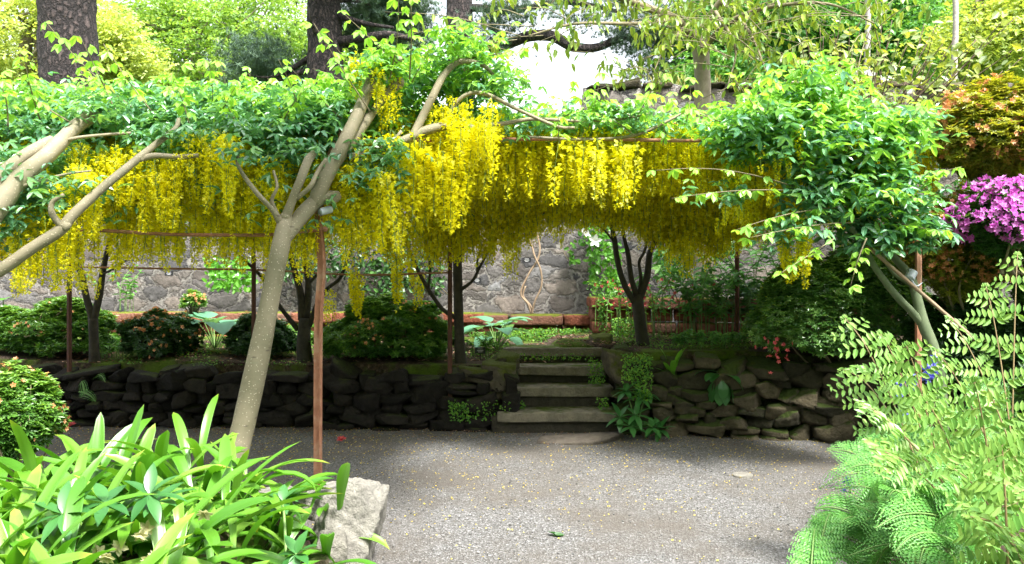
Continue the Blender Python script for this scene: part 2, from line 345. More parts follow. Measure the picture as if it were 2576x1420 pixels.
def rubblemat():
    m, t, b, o = newmat('mortared_rubble')
    tc = t.nodes.new('ShaderNodeTexCoord'); wn = noise(t, 4.5, 6, .75, 0, tc.outputs['Object'], 'Color')
    ms = N(t, 'ShaderNodeVectorMath', operation='MULTIPLY_ADD'); t.links.new(wn, ms.inputs[0]); ms.inputs[1].default_value = (.3, .3, .3); t.links.new(tc.outputs['Object'], ms.inputs[2])
    mp = N(t, 'ShaderNodeMapping'); mp.inputs['Scale'].default_value = (1, 1, 1.9); t.links.new(ms.outputs[0], mp.inputs[0])
    def vor(sc, feat):
        v = N(t, 'ShaderNodeTexVoronoi', feature=feat); v.inputs['Scale'].default_value = sc; v.inputs['Randomness'].default_value = .95
        t.links.new(mp.outputs[0], v.inputs['Vector']); return v
    e = vor(3.1, 'DISTANCE_TO_EDGE'); k = vor(3.1, 'F1')
    sp = t.nodes.new('ShaderNodeSeparateColor'); t.links.new(k.outputs['Color'], sp.inputs[0])
    sc = ramp(t, sp.outputs[0], [(0, (.06, .06, .065)), (.3, (.13, .12, .11)), (.6, (.2, .17, .145)), (.8, (.1, .088, .08)), (1, (.22, .22, .22))])
    n1 = noise(t, 14, 8, .75); sc = mixc(t, 1.0, sc, ramp(t, n1, [(.25, (.5, .5, .5)), (.75, (1.4, 1.4, 1.4))]), 'MULTIPLY')
    mm = N(t, 'ShaderNodeMath', operation='MULTIPLY_ADD'); t.links.new(noise(t, 9, 5, .7), mm.inputs[0]); mm.inputs[1].default_value = -.17; t.links.new(e.outputs['Distance'], mm.inputs[2])
    mad = N(t, 'ShaderNodeMath', operation='ADD'); t.links.new(mm.outputs[0], mad.inputs[0]); mad.inputs[1].default_value = .065; mm = mad
    f = ramp(t, mm.outputs[0], [(.005, (1, 1, 1)), (.06, (0, 0, 0))])
    mo = mixc(t, noise(t, 30, 6, .8), (.12, .11, .1), (.34, .32, .29))
    c = mixc(t, f, sc, mo)
    c = mixc(t, ramp(t, noise(t, 1.3, 5, .6), [(.58, (0, 0, 0)), (.75, (.6, .6, .6))]), c, (.09, .085, .06))
    t.links.new(c, b.inputs['Base Color']); b.inputs['Roughness'].default_value = .95; b.inputs['Specular IOR Level'].default_value = .2
    hr = ramp(t, mm.outputs[0], [(0, (0, 0, 0)), (.08, (.8, .8, .8)), (.3, (1, 1, 1))])
    h = mixc(t, .3, hr, n1)
    t.links.new(bump(t, h, 1.0, .06), b.inputs['Normal']); return m
M['rubble'] = rubblemat()
# ------------------------------------------------------------ templates
def T(faces, verts, tint=.5, tip=0.0, mat=0, smooth=False):
    b = Buf(); b.add(verts, faces, tint=tint, tip=tip, mat=mat, smooth=smooth); return b.arrays()
def leaf_tm(w=.42, fold=.12, droop=.12):
    v = [(0, 0, 0), (.3, w * .46, fold), (.68, w * .42, fold * .6 - droop * .5), (1, 0, -droop), (.68, -w * .42, fold * .6 - droop * .5), (.3, -w * .46, fold)]
    return T([(0, 3, 2, 1), (0, 5, 4, 3)], v)
def merge_tm(lst):
    """lst of (tm, origin, xdir, zdir, scale)"""
    b = Buf()
    for tm, o, x, z, s in lst: stamp(b, tm, [o], [x], [z], s)
    return b.arrays()
LEAF = leaf_tm(); LEAFN = leaf_tm(.26, .06, .15); LEAFO = leaf_tm(.6, .1, .15)
def dirv(az, el): return (math.cos(az) * math.cos(el), math.sin(az) * math.cos(el), math.sin(el))
TRI = merge_tm([(LEAF, (0, 0, 0), dirv(a, e), (0, 0, 1), s) for a, e, s in ((0, -.25, 1), (1.25, -.2, .88), (-1.25, -.2, .88))])
TRI2 = merge_tm([(LEAFO, (0, 0, 0), dirv(a, e), (0, 0, 1), s) for a, e, s in ((0, -.6, 1), (1.1, -.5, .9), (-1.1, -.45, .85))])
ROS = merge_tm([(LEAFN if i % 2 else LEAF, (0, 0, 0), dirv(i * 2.4, .15 + .45 * (i % 3) / 2), (0, 0, 1), .8 + .2 * (i % 2)) for i in range(7)])
SPRIG = merge_tm([(LEAFO, dirv(i * 2.4, .2 * math.sin(i * 3)) if i else (0, 0, 0), dirv(i * 1.9, -.3 + .25 * math.sin(i)), (0, 0, 1), .9) for i in range(6)])
FL5 = merge_tm([(LEAFO, (0, 0, 0), dirv(i * 1.2566, .55), (0, 0, 1), 1) for i in range(5)])
NEED = T([(3 * i, 3 * i + 1, 3 * i + 2) for i in range(16)],
         [p for i in range(16) for d in [np.array(dirv(i * 2.4, .1 + 1.1 * ((i * 7) % 16) / 16))] for s in [np.array(dirv(i * 2.4 + 1.57, 0)) * .035] for p in (s * 1, -s, d)])
_l = []; _c = 0
for _n in FL5[2]: _l.append(tuple(FL5[1][_c:_c + _n])); _c += _n
fl5v = (FL5[0], _l)
# pea flower: standard petal, two wings; x points down-out
FLW = merge_tm([(LEAFO, (0, 0, 0), dirv(0, .9), (-1, 0, .3), 1.0), (LEAFO, (0, .1, 0), dirv(.5, -.1), (0, 1, .4), .85), (LEAFO, (0, -.1, 0), dirv(-.5, -.1), (0, -1, .4), .85)])
FLW2 = merge_tm([(LEAFO, (0, 0, 0), dirv(0, .8), (-1, 0, .3), 1.15), (LEAFO, (0, 0, 0), dirv(0, -.3), (0, .6, .8), 1.0)])
def raceme_arrays(seed, nf=60, L=1.0, tm=FLW, rad=.115, fs=.062, sparse=0.0):
    g = np.random.default_rng(seed); b = Buf()
    t = np.sort(g.uniform(.04, 1, nf)) ** .92
    if sparse: t = t[g.uniform(size=nf) > sparse * (1 - t)]
    n = len(t); bend = .05 * np.sin(t * 3 + seed); a = np.arange(n) * 2.4 + g.uniform(-.5, .5, n)
    prof = (1 - t) ** .65 * .8 + .17; prof *= np.clip(t / .1, .4, 1)
    out = np.stack([np.cos(a), np.sin(a), np.zeros(n)], 1)
    o = np.stack([bend, 0 * t, -t * L], 1)
    pos = o + out * (rad * prof * g.uniform(.45, 1.0, n))[:, None]
    d = out * .8 + np.array([0, 0, -.45]) + g.normal(size=(n, 3)) * .35
    stamp(b, tm, pos, d, np.array([0, 0, 1.]) + g.normal(size=(n, 3)) * .4, fs * (.62 + .5 * prof) * g.uniform(.85, 1.15, n), tint=np.clip(g.normal(.5, .2, n), 0, 1))
    tt = np.linspace(0, 1, 6)
    tube(b, [(.05 * math.sin(x * 3 + seed), 0, -x * L + .03, .006) for x in tt], sides=3, sub=1, mat=1, cap=False)
    for i in range(0, n, 3):
        v = np.array([o[i] + (0, 0, .02), o[i] + (0, 0, .028), pos[i]]); b.add(v, [(0, 1, 2)], mat=1)
    return b
RAC = [raceme_arrays(i, 62 + 5 * i) for i in range(4)] + [raceme_arrays(9, 40, sparse=.6), raceme_arrays(11, 90, rad=.13)]
RACME = [b.mesh('raceme', [M['petal'], M['rstem']]) for b in RAC]
RACLO = [raceme_arrays(20 + i, 46, tm=FLW2, rad=.12, fs=.08).arrays() for i in range(3)]
# ------------------------------------------------------------ ground
def sheet(name, xs, ys, zf, mat, kind='structure', **kw):
    xs = np.asarray(xs, float); ys = np.asarray(ys, float); g = np.array([[x, y] for y in ys for x in xs]); z = zf(g[:, 0], g[:, 1])
    b = Buf(); n = len(xs)
    b.add(np.column_stack([g, z]), [(j * n + i, j * n + i + 1, (j + 1) * n + i + 1, (j + 1) * n + i) for j in range(len(ys) - 1) for i in range(n - 1)], smooth=True)
    return obj(name, b, mat, kind=kind, **kw)
sheet('ground', [-300, 300], [-300, 300], lambda x, y: x * 0 - .02, M['far'])
sheet('path', np.linspace(-9, 9, 60), np.linspace(-3, 8.5, 40), lambda x, y: .006 * np.sin(x * 2.1) * np.sin(y * 1.7), M['gravel'])
LW = np.array([(-9, 8.35), (-4.4, 8.25), (-2.5, 8.15), (-1, 8.05), (.0, 8.0)])        # line of the dry stone wall, left of the steps
RW = np.array([(1.14, 7.85), (1.7, 7.75), (2.3, 7.68), (3.5, 7.35), (5.0, 6.9), (6.8, 6.4)])
def yfront(x):
    if x < -.14: return float(np.interp(x, LW[:, 0], LW[:, 1])) + .12
    if x < 1.16: return 8.72
    return float(np.interp(x, RW[:, 0], RW[:, 1])) + .12
GW = np.array([(-12, 11.3), (.6, 11.05), (.95, 11.0), (3.5, 10.4), (5.2, 9.7), (7.5, 9.0), (10, 8.4)])   # line of the tall garden wall
def bedz(x, y):
    z = np.where(x < .45, .60 + .05 * np.clip((y - 8.2) / 1, 0, 2), .76)
    return z + .03 * np.sin(x * 3.1 + y) * np.sin(y * 2.7)
b = Buf(); xs = np.unique(np.concatenate([np.linspace(-9, 9, 120), [-.145, -.135, 1.155, 1.165]])); ny = 26; V = []
for x in xs:
    y0 = yfront(x); y1 = float(np.interp(x, GW[:, 0], GW[:, 1])) + .2
    V.append((x, y0, -.02))
    for j in range(ny):
        y = y0 + (y1 - y0) * j / (ny - 1); V.append((x, y, float(bedz(x, y)) - (.05 if -.14 < x < 1.16 and j == 0 else 0)))
k = ny + 1
b.add(V, [(i * k + j, (i + 1) * k + j, (i + 1) * k + j + 1, i * k + j + 1) for i in range(len(xs) - 1) for j in range(k - 1)], smooth=True)
obj('planting_bed_ground', b, M['soil'], kind='structure')
def fbz(x, y):     # foreground bed on the left
    e = np.clip(np.minimum((4.75 - y) * 2.2, (-.98 - x) * 2.5), 0, 1)
    return -.03 + e * (.46 + .09 * np.clip(4 - y, 0, 3)) + .02 * np.sin(x * 7) * np.sin(y * 5)
sheet('foreground_bed_ground', np.linspace(-5, -.7, 50), np.linspace(.6, 4.85, 50), fbz, M['soil'])
def rbz(x, y):
    e = np.clip((x - (1.72 + .52 * (y - 4.5) + .04 * np.sin(y * 3))) * 1.3, 0, 1)
    return -.03 + e * (.12 + .18 * e) + .02 * np.sin(x * 5) * np.sin(y * 4)
sheet('fern_bed_ground', np.linspace(1.3, 8, 60), np.linspace(1.5, 7.5, 50), rbz, M['soil'])
# ------------------------------------------------------------ walls
def along(line, s):
    seg = np.linalg.norm(np.diff(line, axis=0), axis=1); c = np.concatenate([[0], np.cumsum(seg)])
    x = np.interp(s, c, line[:, 0]); y = np.interp(s, c, line[:, 1]); i = min(len(seg) - 1, max(0, int(np.searchsorted(c, s) - 1)))
    d = (line[i + 1] - line[i]) / seg[i]; return x, y, math.atan2(d[1], d[0]), c[-1]
def drywall(name, label, line, H, mat, seed, thick=.3, hmin=.07, hmax=.145, lmin=.12, lmax=.4):
    g = np.random.default_rng(seed); b = Buf(); L = along(line, 0)[3]; z = -.03
    while z < H - .03:
        h = g.uniform(hmin, hmax) * (1.15 if z < .1 else 1); h = min(h, H - z); s = -g.uniform(0, .2)
        if H - z - h < .05: h = H - z
        while s < L:
            l = g.uniform(lmin, lmax); x, y, a, _ = along(line, s + l / 2)
            nx, ny_ = math.sin(a), -math.cos(a); off = thick / 2 - g.uniform(0, .05)
            if s + l > L + .05: l = max(.1, L - s)
            zz = z + .02 * math.sin(s * 4.1 + z * 9)
            if g.uniform() < .18 and h > .1:
                for q in (0, 1): stone(b, (x - nx * (off - thick / 2), y - ny_ * (off - thick / 2) + .0, zz + h * (.25 + .5 * q)), (l * 1.0, thick, h * .56), a + g.normal() * .04, 4, .08, 5, .03, tint=g.uniform(), rg=g)
            else:
                stone(b, (x + nx * g.uniform(-.03, .04), y + ny_ * g.uniform(-.03, .04), zz + h / 2 + g.normal() * .015), (l * 1.06, thick, h * g.uniform(1.05, 1.45)), a + g.normal() * .09, 10, .22, 11, .06, tint=g.uniform(), rg=g, k=60)
            s += l
        z += h
    r = thing(name, label, 'wall', (line[0][0], line[0][1], 0)); obj('stonework', b, mat, r)
    bb = Buf(); n = 14; vs = []
    for i in range(n + 1):
        x, y, a, _ = along(line, L * i / n); x += -math.sin(a) * .06; y += math.cos(a) * .06; vs += [(x, y, -.03), (x, y, H - .04)]
    bb.add(vs, [(2 * i, 2 * i + 2, 2 * i + 3, 2 * i + 1) for i in range(n)]); obj('earth_fill', bb, M['soil'], r)
    return r
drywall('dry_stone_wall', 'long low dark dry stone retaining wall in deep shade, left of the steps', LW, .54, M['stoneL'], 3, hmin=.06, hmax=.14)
drywall('dry_stone_wall', 'curving low brown dry stone retaining wall with moss, right of the steps', RW, .7, M['stoneR'], 5)
drywall('steps_side_wall', 'short stone cheek wall closing the right side of the steps', np.array([(1.12, 8.8), (1.13, 7.95)]), .74, M['stoneR'], 8, thick=.16, lmin=.12, lmax=.3)
drywall('steps_side_wall', 'short dark stone cheek wall closing the left side of the steps', np.array([(-.1, 8.1), (-.1, 8.8)]), .6, M['stoneR'], 9, thick=.14, lmin=.12, lmax=.3)
# tall mortared wall at the back, with broken coping stones
def garden_wall():
    r = thing('garden_wall', 'tall grey mortared rubble wall closing the back of the garden', 'wall', (0, 11, .5))
    b = Buf(); pts = []
    L = along(GW, 0)[3]; s = 0; prof = []
    while s < L:
        x, y, a, _ = along(GW, s); h = 3.0 if x < .92 else float(np.interp(x, [.92, 3.5, 6, 10], [3.95, 3.85, 3.65, 3.4]))
        prof.append((x, y, a, h + .03 * math.sin(s * 5) + .02 * math.sin(s * 13))); s += .12
    nz = 30
    V = []; Fc = []
    for i, (x, y, a, h) in enumerate(prof):
        for j in range(nz + 1):
            z = .3 + (h - .3) * j / nz; w = .02 * float(ns(np.array([[x, y, z]]), 2.5)[0]) 
            V.append((x + math.sin(a) * w, y - math.cos(a) * w, z))
        V.append((x - math.sin(a) * .45, y + math.cos(a) * .45, h)); V.append((x - math.sin(a) * .45, y + math.cos(a) * .45, 0))
    k = nz + 3
    for i in range(len(prof) - 1):
        for j in range(k - 1): Fc.append((i * k + j, (i + 1) * k + j, (i + 1) * k + j + 1, i * k + j + 1))
    b.add(V, Fc, smooth=True); obj('stonework', b, M['rubble'], r)
    c = Buf(); g = np.random.default_rng(2); s = 0
    while s < L:
        l = g.uniform(.25, .6); x, y, a, _ = along(GW, s + l / 2); h = 3.0 if x < .92 else float(np.interp(x, [.92, 3.5, 6, 10], [3.95, 3.85, 3.65, 3.4]))
        stone(c, (x - math.sin(a) * .2, y + math.cos(a) * .2, h + .02), (l, .55, g.uniform(.06, .13)), a, 4, .06, 4, .05, tint=g.uniform()); s += l
    obj('coping', c, M['stoneR'], r)
garden_wall()
def planter(label, line, z0, z1, seed, blk=.5):
    r = thing('brick_planter', label, 'planter', (line[0][0], line[0][1], z0)); g = np.random.default_rng(seed)
    L = along(line, 0)[3]; b = Buf(); c = Buf()
    hs = .13; nrow = max(1, int(round((z1 - .13 - z0 + .08) / hs))); rh = (z1 - .13 - z0 + .08) / nrow
    for q in range(nrow):
        s = -.1 * (q % 2)
        while s < L:
            l = g.uniform(.2, .3); x, y, a, _ = along(line, s + l / 2); stone(b, (x, y + .04, z0 - .08 + rh * (q + .5)), (l - .012, .2, rh - .012), a, 4, .01, 0, .03, tint=g.uniform()); s += l
    s = 0
    while s < L:
        l = g.uniform(blk * .8, blk * 1.2); x, y, a, _ = along(line, s + l / 2); stone(c, (x, y + .02, z1 - .065), (l - .015, .26, .13), a, 6, .015, 0, .03, tint=g.uniform()); s += l
    obj('brickwork', b, M['brick'], r); obj('coping', c, M['brick'], r); return r
def soilfill(x0, x1, y0, y1, z, nm='planter_soil'):
    sheet(nm, np.linspace(x0, x1, 20), np.linspace(y0, y1, 6), lambda x, y: z + .015 * np.sin(9 * x), M['soil'])
planter('long low mossy brick planter edge behind the left azaleas', np.array([(-9, 10.45), (-3, 10.35), (-.62, 10.3)]), .66, .99, 1)
planter('short rust red block planter directly above the top of the steps', np.array([(-.58, 10.3), (.5, 10.28), (1.12, 10.28)]), .66, .96, 2, .62)
planter('taller crumbling brick planter under the ivy, right of the steps', np.array([(1.1, 9.75), (2.4, 9.5), (4.2, 9.1)]), .7, 1.2, 3)
planter('short brick return wall joining the two planters by the ivy', np.array([(1.06, 10.3), (1.06, 9.8)]), .7, 1.2, 4)
soilfill(-9, 1.1, 10.35, 11.2, .93)
# ------------------------------------------------------------ steps
r = thing('stone_steps', 'four worn stone steps climbing through the dry stone wall', 'steps', (.45, 7.8, 0))
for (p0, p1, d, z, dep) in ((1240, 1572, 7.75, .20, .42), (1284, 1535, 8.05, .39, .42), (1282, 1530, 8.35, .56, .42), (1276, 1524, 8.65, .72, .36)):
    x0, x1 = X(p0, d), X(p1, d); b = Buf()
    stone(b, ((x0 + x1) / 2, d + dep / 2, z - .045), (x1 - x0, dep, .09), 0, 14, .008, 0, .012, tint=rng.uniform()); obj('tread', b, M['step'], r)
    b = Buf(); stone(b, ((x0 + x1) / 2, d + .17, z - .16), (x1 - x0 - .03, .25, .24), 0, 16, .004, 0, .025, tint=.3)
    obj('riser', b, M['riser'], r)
def rockobj(name, label, cat, c, size, mat, rot=0, n=14, cuts=8, tint=.5, seed=0, group=None, tilt=.12, rough=.035):
    b = Buf(); stone(b, (0, 0, 0), size, rot, n, tilt, cuts, rough, tint=tint, rg=np.random.default_rng(seed), k=70)
    o = obj(name, b, mat, label=label, category=cat); o.location = [float(a) for a in c]
    if group: o['group'] = group
    return o
rockobj('paving_slab', 'flat worn stone slab in the gravel before the bottom step', 'slab', ((1397 - CX) / FPX * 7.45, 7.45, .0), (1.3, .26, .05), M['slab'], 0, 14, 4, .3, 4)
rockobj('moss_block', 'moss capped block topping the left side of the steps', 'stone', P(1273, 908, 8.3), (.28, .3, .16), M['mossy'], .1, 12, 7, .5, 11, tilt=.1, rough=.06)
rockobj('moss_block', 'large rounded mossy block left of the second step', 'stone', P(1256, 946, 8.1), (.36, .34, .26), M['mossy'], 0, 12, 7, .5, 12, tilt=.1, rough=.06)
rockobj('moss_block', 'low mossy stone on the wall end, beside the dark tree', 'stone', P(1190, 945, 8.1), (.36, .34, .16), M['mossy'], 0, 12, 7, .5, 13, tilt=.1, rough=.06)
rockobj('moss_block', 'mossy square block right of the steps below the forked tree', 'stone', P(1575, 925, 7.9), (.36, .36, .3), M['mossy'], 0, 12, 7, .5, 14, tilt=.1, rough=.06)
rockobj('moss_block', 'small pale mossy stone at the right end of the top step', 'stone', P(1512, 857, 8.9), (.24, .3, .12), M['mossy'], 0, 12, 7, .9, 15, tilt=.1, rough=.06)
# ------------------------------------------------------------ arch pergola
AR = [((-6.2, 5.6), (-4.43, 8.2)), ((-3.9, 5.55), (-2.56, 8.12)), ((-1.33, 5.6), (-.6, 7.92)), ((3.1, 6.25), (2.39, 8.7)), ((7.0, 6.5), (6.0, 8.6))]
AR = np.array(AR); Z0, ZT = 1.65, 2.82
def shell(u, v, off=0.0):
    """u arch index (0..4), v 0 front .. 1 rear; returns points on the tunnel surface"""
    u = np.asarray(u, float); v = np.asarray(v, float); i = np.clip(u.astype(int), 0, 3); f = (u - i)[:, None]
    Fp = AR[i, 0] * (1 - f) + AR[i + 1, 0] * f; Rp = AR[i, 1] * (1 - f) + AR[i + 1, 1] * f
    mid = (Fp + Rp) / 2; h = (Fp - Rp) / 2; th = v * math.pi; L = np.linalg.norm(h, axis=1)
    k = 1 + off / L
    xy = mid + h * (np.sign(np.cos(th)) * np.abs(np.cos(th)) ** .8 * k)[:, None]; z = Z0 + (ZT - Z0 + off) * np.abs(np.sin(th)) ** .8
    return np.column_stack([xy, z])
pg = thing('arch_pergola', 'rusty steel arch pergola carrying the yellow flowering trees', 'pergola', (0, 7, 0))
for i in range(4):
    for e, zb in ((0, 0.0), (1, .6 if i == 3 else 0.0)):
        x, y = AR[i, e]; b = Buf()
        if i == 2 and e == 0:   # nearest post: an angle-section upright
            for ox, w, dp in ((0, .05, .012), (.022, .012, .05)):
                ap = shell(np.full(3, 2.0), np.array([.05, .085, .12])); pts = [(x, y, -.02), (x, y, .7), (x + .004, y + .004, 1.25), (x + .018, y + .03, 1.6)] + [tuple(q) for q in ap]
                c = catmull(pts, 5); V = []
                for q in c:
                    for a_, b_ in ((-w / 2, -dp / 2), (w / 2, -dp / 2), (w / 2, dp / 2), (-w / 2, dp / 2)): V.append((q[0] + ox + a_, q[1] + b_, q[2]))
                b.add(V, [(4 * j + k_, 4 * j + (k_ + 1) % 4, 4 * j + 4 + (k_ + 1) % 4, 4 * j + 4 + k_) for j in range(len(c) - 1) for k_ in range(4)])
        else:
            tube(b, [(x, y, zb - .02, .024), (x, y, 1.0, .024), (x, y, Z0 + .02, .024)], sides=6, smooth=False)
        obj('post', b, M['rust'] if e == 0 else M['rustshade'], pg)
    b = Buf(); v = np.linspace(0, 1, 26); pts = shell(np.full(26, float(i)), v, 0)
    if i == 2: pts = shell(np.full(24, 2.0), np.linspace(.12, 1, 24), 0)
    tube(b, [(*p, .022) for p in pts], sides=6, sub=2, smooth=False); obj('arch', b, M['rust'], pg)
def rod(rows, r=.011):
    b = Buf(); pxtube(b, [(a, c, d, r) for a, c, d in rows], sides=6, sub=6); obj('rod', b, M['rust'], pg)
rod([(-80, 590, 5.5), (215, 580, 5.53), (420, 590, 5.55), (640, 592, 5.57), (700, 589, 5.58), (822, 577, 5.6)], .012)
rod([(-60, 470, 5.9), (330, 457, 5.92), (560, 454, 5.94), (720, 446, 5.95), (880, 440, 6.0)])
rod([(880, 358, 6.0), (1060, 355, 6.05), (1400, 350, 6.2), (1700, 354, 6.35), (1850, 357, 6.5), (2180, 380, 6.6)], .014)
rod([(1500, 318, 6.9), (1750, 310, 7.0), (2000, 318, 7.1), (2200, 330, 7.2)])
rod([(60, 670, 8.2), (175, 672, 8.2), (400, 676, 8.15), (655, 680, 8.13), (900, 692, 8.05), (1133, 686, 7.92)], .010)
rod([(1060, 545, 7.95), (1133, 540, 7.92), (1400, 535, 8.1), (1700, 536, 8.4), (1850, 538, 8.68)], .011)
b = Buf(); p = P(817, 577, 5.57); tube(b, [(*(p + (0, -.02, 0)), .018), (*(p + (0, .03, 0)), .018)], sides=10); obj('bolt', b, M['rust'], pg)
# ------------------------------------------------------------ laburnum trees
TREES = {}
def lab_tree(key, label, base, bark, limbs, knots=()):
    r = thing('laburnum_tree', label, 'tree', base, 'laburnum trees trained over the arch pergola')
    b = Buf()
    pxtube(b, limbs[0], sides=14, sub=8, wob=.05); obj('trunk', b, bark, r)
    b = Buf()
    for L_ in limbs[1:]: pxtube(b, L_, sides=9, sub=7, wob=.08)
    for (a, c, d, s) in knots: stone(b, P(a, c, d), (s * 1.1, s * .9, s * .95), 0, 7, .1, 3, .05, k=2.2)
    if len(limbs) > 1: obj('branches', b, bark, r)
    TREES[key] = dict(root=r, crown=Buf(), rac=[], x=base[0], y=base[1]); return r
lab_tree('A', 'laburnum with thick pale leaning trunk beside the nearest rusty post', (X(552, 4.95), 4.95, 0), M['bark'], [
    [(552, 1341, 4.95, 0.083), (575, 1220, 5.0, 0.072), (603, 1110, 5.05, 0.070), (650, 900, 5.15, 0.068), (690, 700, 5.25, 0.059), (708, 610, 5.32, 0.061), (718, 560, 5.38, 0.054), (722, 535, 5.4, 0.027)],
    [(716, 600, 5.34, .05), (745, 560, 5.42, .055), (775, 525, 5.48, .053), (805, 500, 5.53, .05), (835, 497, 5.57, .046), (852, 492, 5.6, .035)],
    [(790, 515, 5.5, .045), (808, 470, 5.52, .055), (835, 415, 5.58, .054), (865, 360, 5.62, .05), (895, 300, 5.7, .046), (922, 235, 5.78, .045), (945, 180, 5.85, .04), (975, 150, 5.9, .03), (1010, 150, 5.95, .02)],
    [(838, 420, 5.58, .04), (880, 360, 5.7, .042), (925, 300, 5.78, .035), (960, 250, 5.85, .03), (1005, 205, 5.9, .045)],
    [(714, 560, 5.38, .04), (735, 505, 5.36, .03), (755, 455, 5.35, .028), (775, 405, 5.4, .03), (790, 385, 5.45, .022)],
    [(745, 500, 5.36, .018), (780, 470, 5.35, .016), (800, 430, 5.4, .013), (820, 400, 5.42, .012)],
    [(706, 560, 5.36, .03), (685, 528, 5.3, .018), (645, 485, 5.25, .017), (612, 440, 5.25, .013), (597, 410, 5.25, .012), (600, 385, 5.3, .01)],
    [(700, 545, 5.36, .016), (684, 505, 5.33, .013), (697, 470, 5.32, .01), (688, 430, 5.35, .009)],
    [(878, 400, 5.66, .03), (940, 378, 5.75, .028), (1020, 352, 5.8, .032), (1075, 328, 5.85, .036), (1130, 318, 5.9, .03), (1200, 322, 5.95, .02)],
    [(1035, 350, 5.8, .03), (1060, 300, 5.85, .032), (1090, 240, 5.85, .028), (1120, 185, 5.9, .026), (1160, 155, 5.95, .02), (1215, 165, 6.0, .016), (1250, 200, 6.05, .01)],
    [(1125, 330, 5.9, .014), (1140, 270, 5.88, .014), (1180, 236, 5.88, .016), (1230, 240, 5.9, .016), (1300, 275, 5.95, .014), (1400, 318, 6.0, .012), (1450, 322, 6.1, .01)],
    [(1160, 318, 5.95, .02), (1260, 312, 6.0, .018), (1340, 300, 6.05, .015), (1450, 305, 6.1, .012), (1560, 300, 6.15, .01), (1640, 285, 6.2, .006)],
    [(1330, 345, 6.1, .01), (1480, 352, 6.15, .012), (1600, 340, 6.2, .012), (1690, 300, 6.2, .01), (1740, 270, 6.2, .006)],
    [(885, 430, 5.7, .02), (950, 400, 5.75, .016), (1010, 330, 5.8, .012)]],
    knots=[(715, 548, 5.36, .075), (838, 492, 5.56, .085), (1002, 205, 5.88, .075)])
lab_tree('B', 'laburnum with pale gnarled twin limbs at the left edge', (X(-350, 4.6), 4.6, 0), M['bark'], [
    [(-350, 1393, 4.6, 0.093), (-300, 1000, 4.65, 0.085), (-180, 760, 4.7, 0.076), (-60, 590, 4.75, 0.072), (10, 500, 4.85, 0.064), (60, 440, 4.95, 0.055), (120, 390, 5.1, 0.051), (190, 320, 5.3, 0.047), (240, 285, 5.45, 0.043), (250, 265, 5.5, 0.025)],
    [(-50, 585, 4.75, 0.051), (-5, 465, 4.9, 0.051), (40, 410, 5.0, 0.043), (95, 372, 5.1, 0.038), (130, 350, 5.2, 0.025)],
    [(-230, 800, 4.7, 0.051), (-100, 730, 4.72, 0.043), (0, 680, 4.78, 0.037), (80, 625, 4.82, 0.036), (150, 580, 4.88, 0.036), (185, 540, 4.92, 0.031), (250, 480, 5.0, 0.029), (310, 430, 5.1, 0.027), (350, 397, 5.2, 0.025), (390, 365, 5.3, 0.022), (440, 325, 5.4, 0.017), (450, 300, 5.5, 0.014)],
    [(345, 402, 5.2, 0.020), (390, 392, 5.25, 0.019), (440, 395, 5.3, 0.017), (500, 392, 5.35, 0.014)],
    [(160, 575, 4.88, 0.022), (132, 540, 4.85, 0.019), (132, 510, 4.85, 0.015), (160, 490, 4.85, 0.010)],
    [(125, 365, 5.2, 0.017), (190, 348, 5.2, 0.012), (260, 340, 5.25, 0.010), (330, 335, 5.3, 0.009)],
    [(-30, 490, 4.9, 0.015), (60, 468, 4.9, 0.012), (160, 440, 4.95, 0.008), (230, 430, 5.0, 0.005)]],
    knots=[(350, 398, 5.2, 0.051), (165, 570, 4.88, 0.064)])
lab_tree('C', 'laburnum with slim green twin stems tied to the right hand post', (X(2375, 6.05), 6.05, 0), M['barkg'], [
    [(2375, 1202, 6.05, .05), (2365, 980, 6.05, .046), (2350, 886, 6.05, .042), (2322, 812, 6.08, .04), (2306, 748, 6.1, .034), (2296, 712, 6.12, .033), (2281, 684, 6.14, .03), (2249, 648, 6.15, .026), (2215, 600, 6.15, .022), (2190, 520, 6.15, .02), (2180, 420, 6.15, .014)],
    [(2320, 815, 6.08, .03), (2290, 780, 6.07, .026), (2262, 752, 6.05, .026), (2230, 713, 6.03, .024), (2193, 659, 6.0, .023), (2172, 610, 6.0, .02), (2120, 560, 6.0, .017), (2030, 500, 6.0, .013), (1950, 440, 6.05, .01)],
    [(2296, 720, 6.12, .016), (2250, 690, 6.05, .013), (2225, 655, 6.03, .012), (2210, 610, 6.0, .01), (2150, 590, 5.95, .008)]],
    knots=[(2297, 716, 6.1, .07)])
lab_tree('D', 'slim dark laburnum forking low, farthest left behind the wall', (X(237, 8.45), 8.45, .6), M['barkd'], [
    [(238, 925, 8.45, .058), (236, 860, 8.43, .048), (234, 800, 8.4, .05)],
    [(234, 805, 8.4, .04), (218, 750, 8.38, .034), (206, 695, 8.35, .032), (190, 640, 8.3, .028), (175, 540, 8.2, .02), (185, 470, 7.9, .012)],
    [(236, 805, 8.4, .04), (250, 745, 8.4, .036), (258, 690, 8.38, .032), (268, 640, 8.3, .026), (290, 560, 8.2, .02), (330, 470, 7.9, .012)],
    [(258, 690, 8.35, .012), (290, 675, 8.3, .01), (318, 655, 8.25, .008)]])
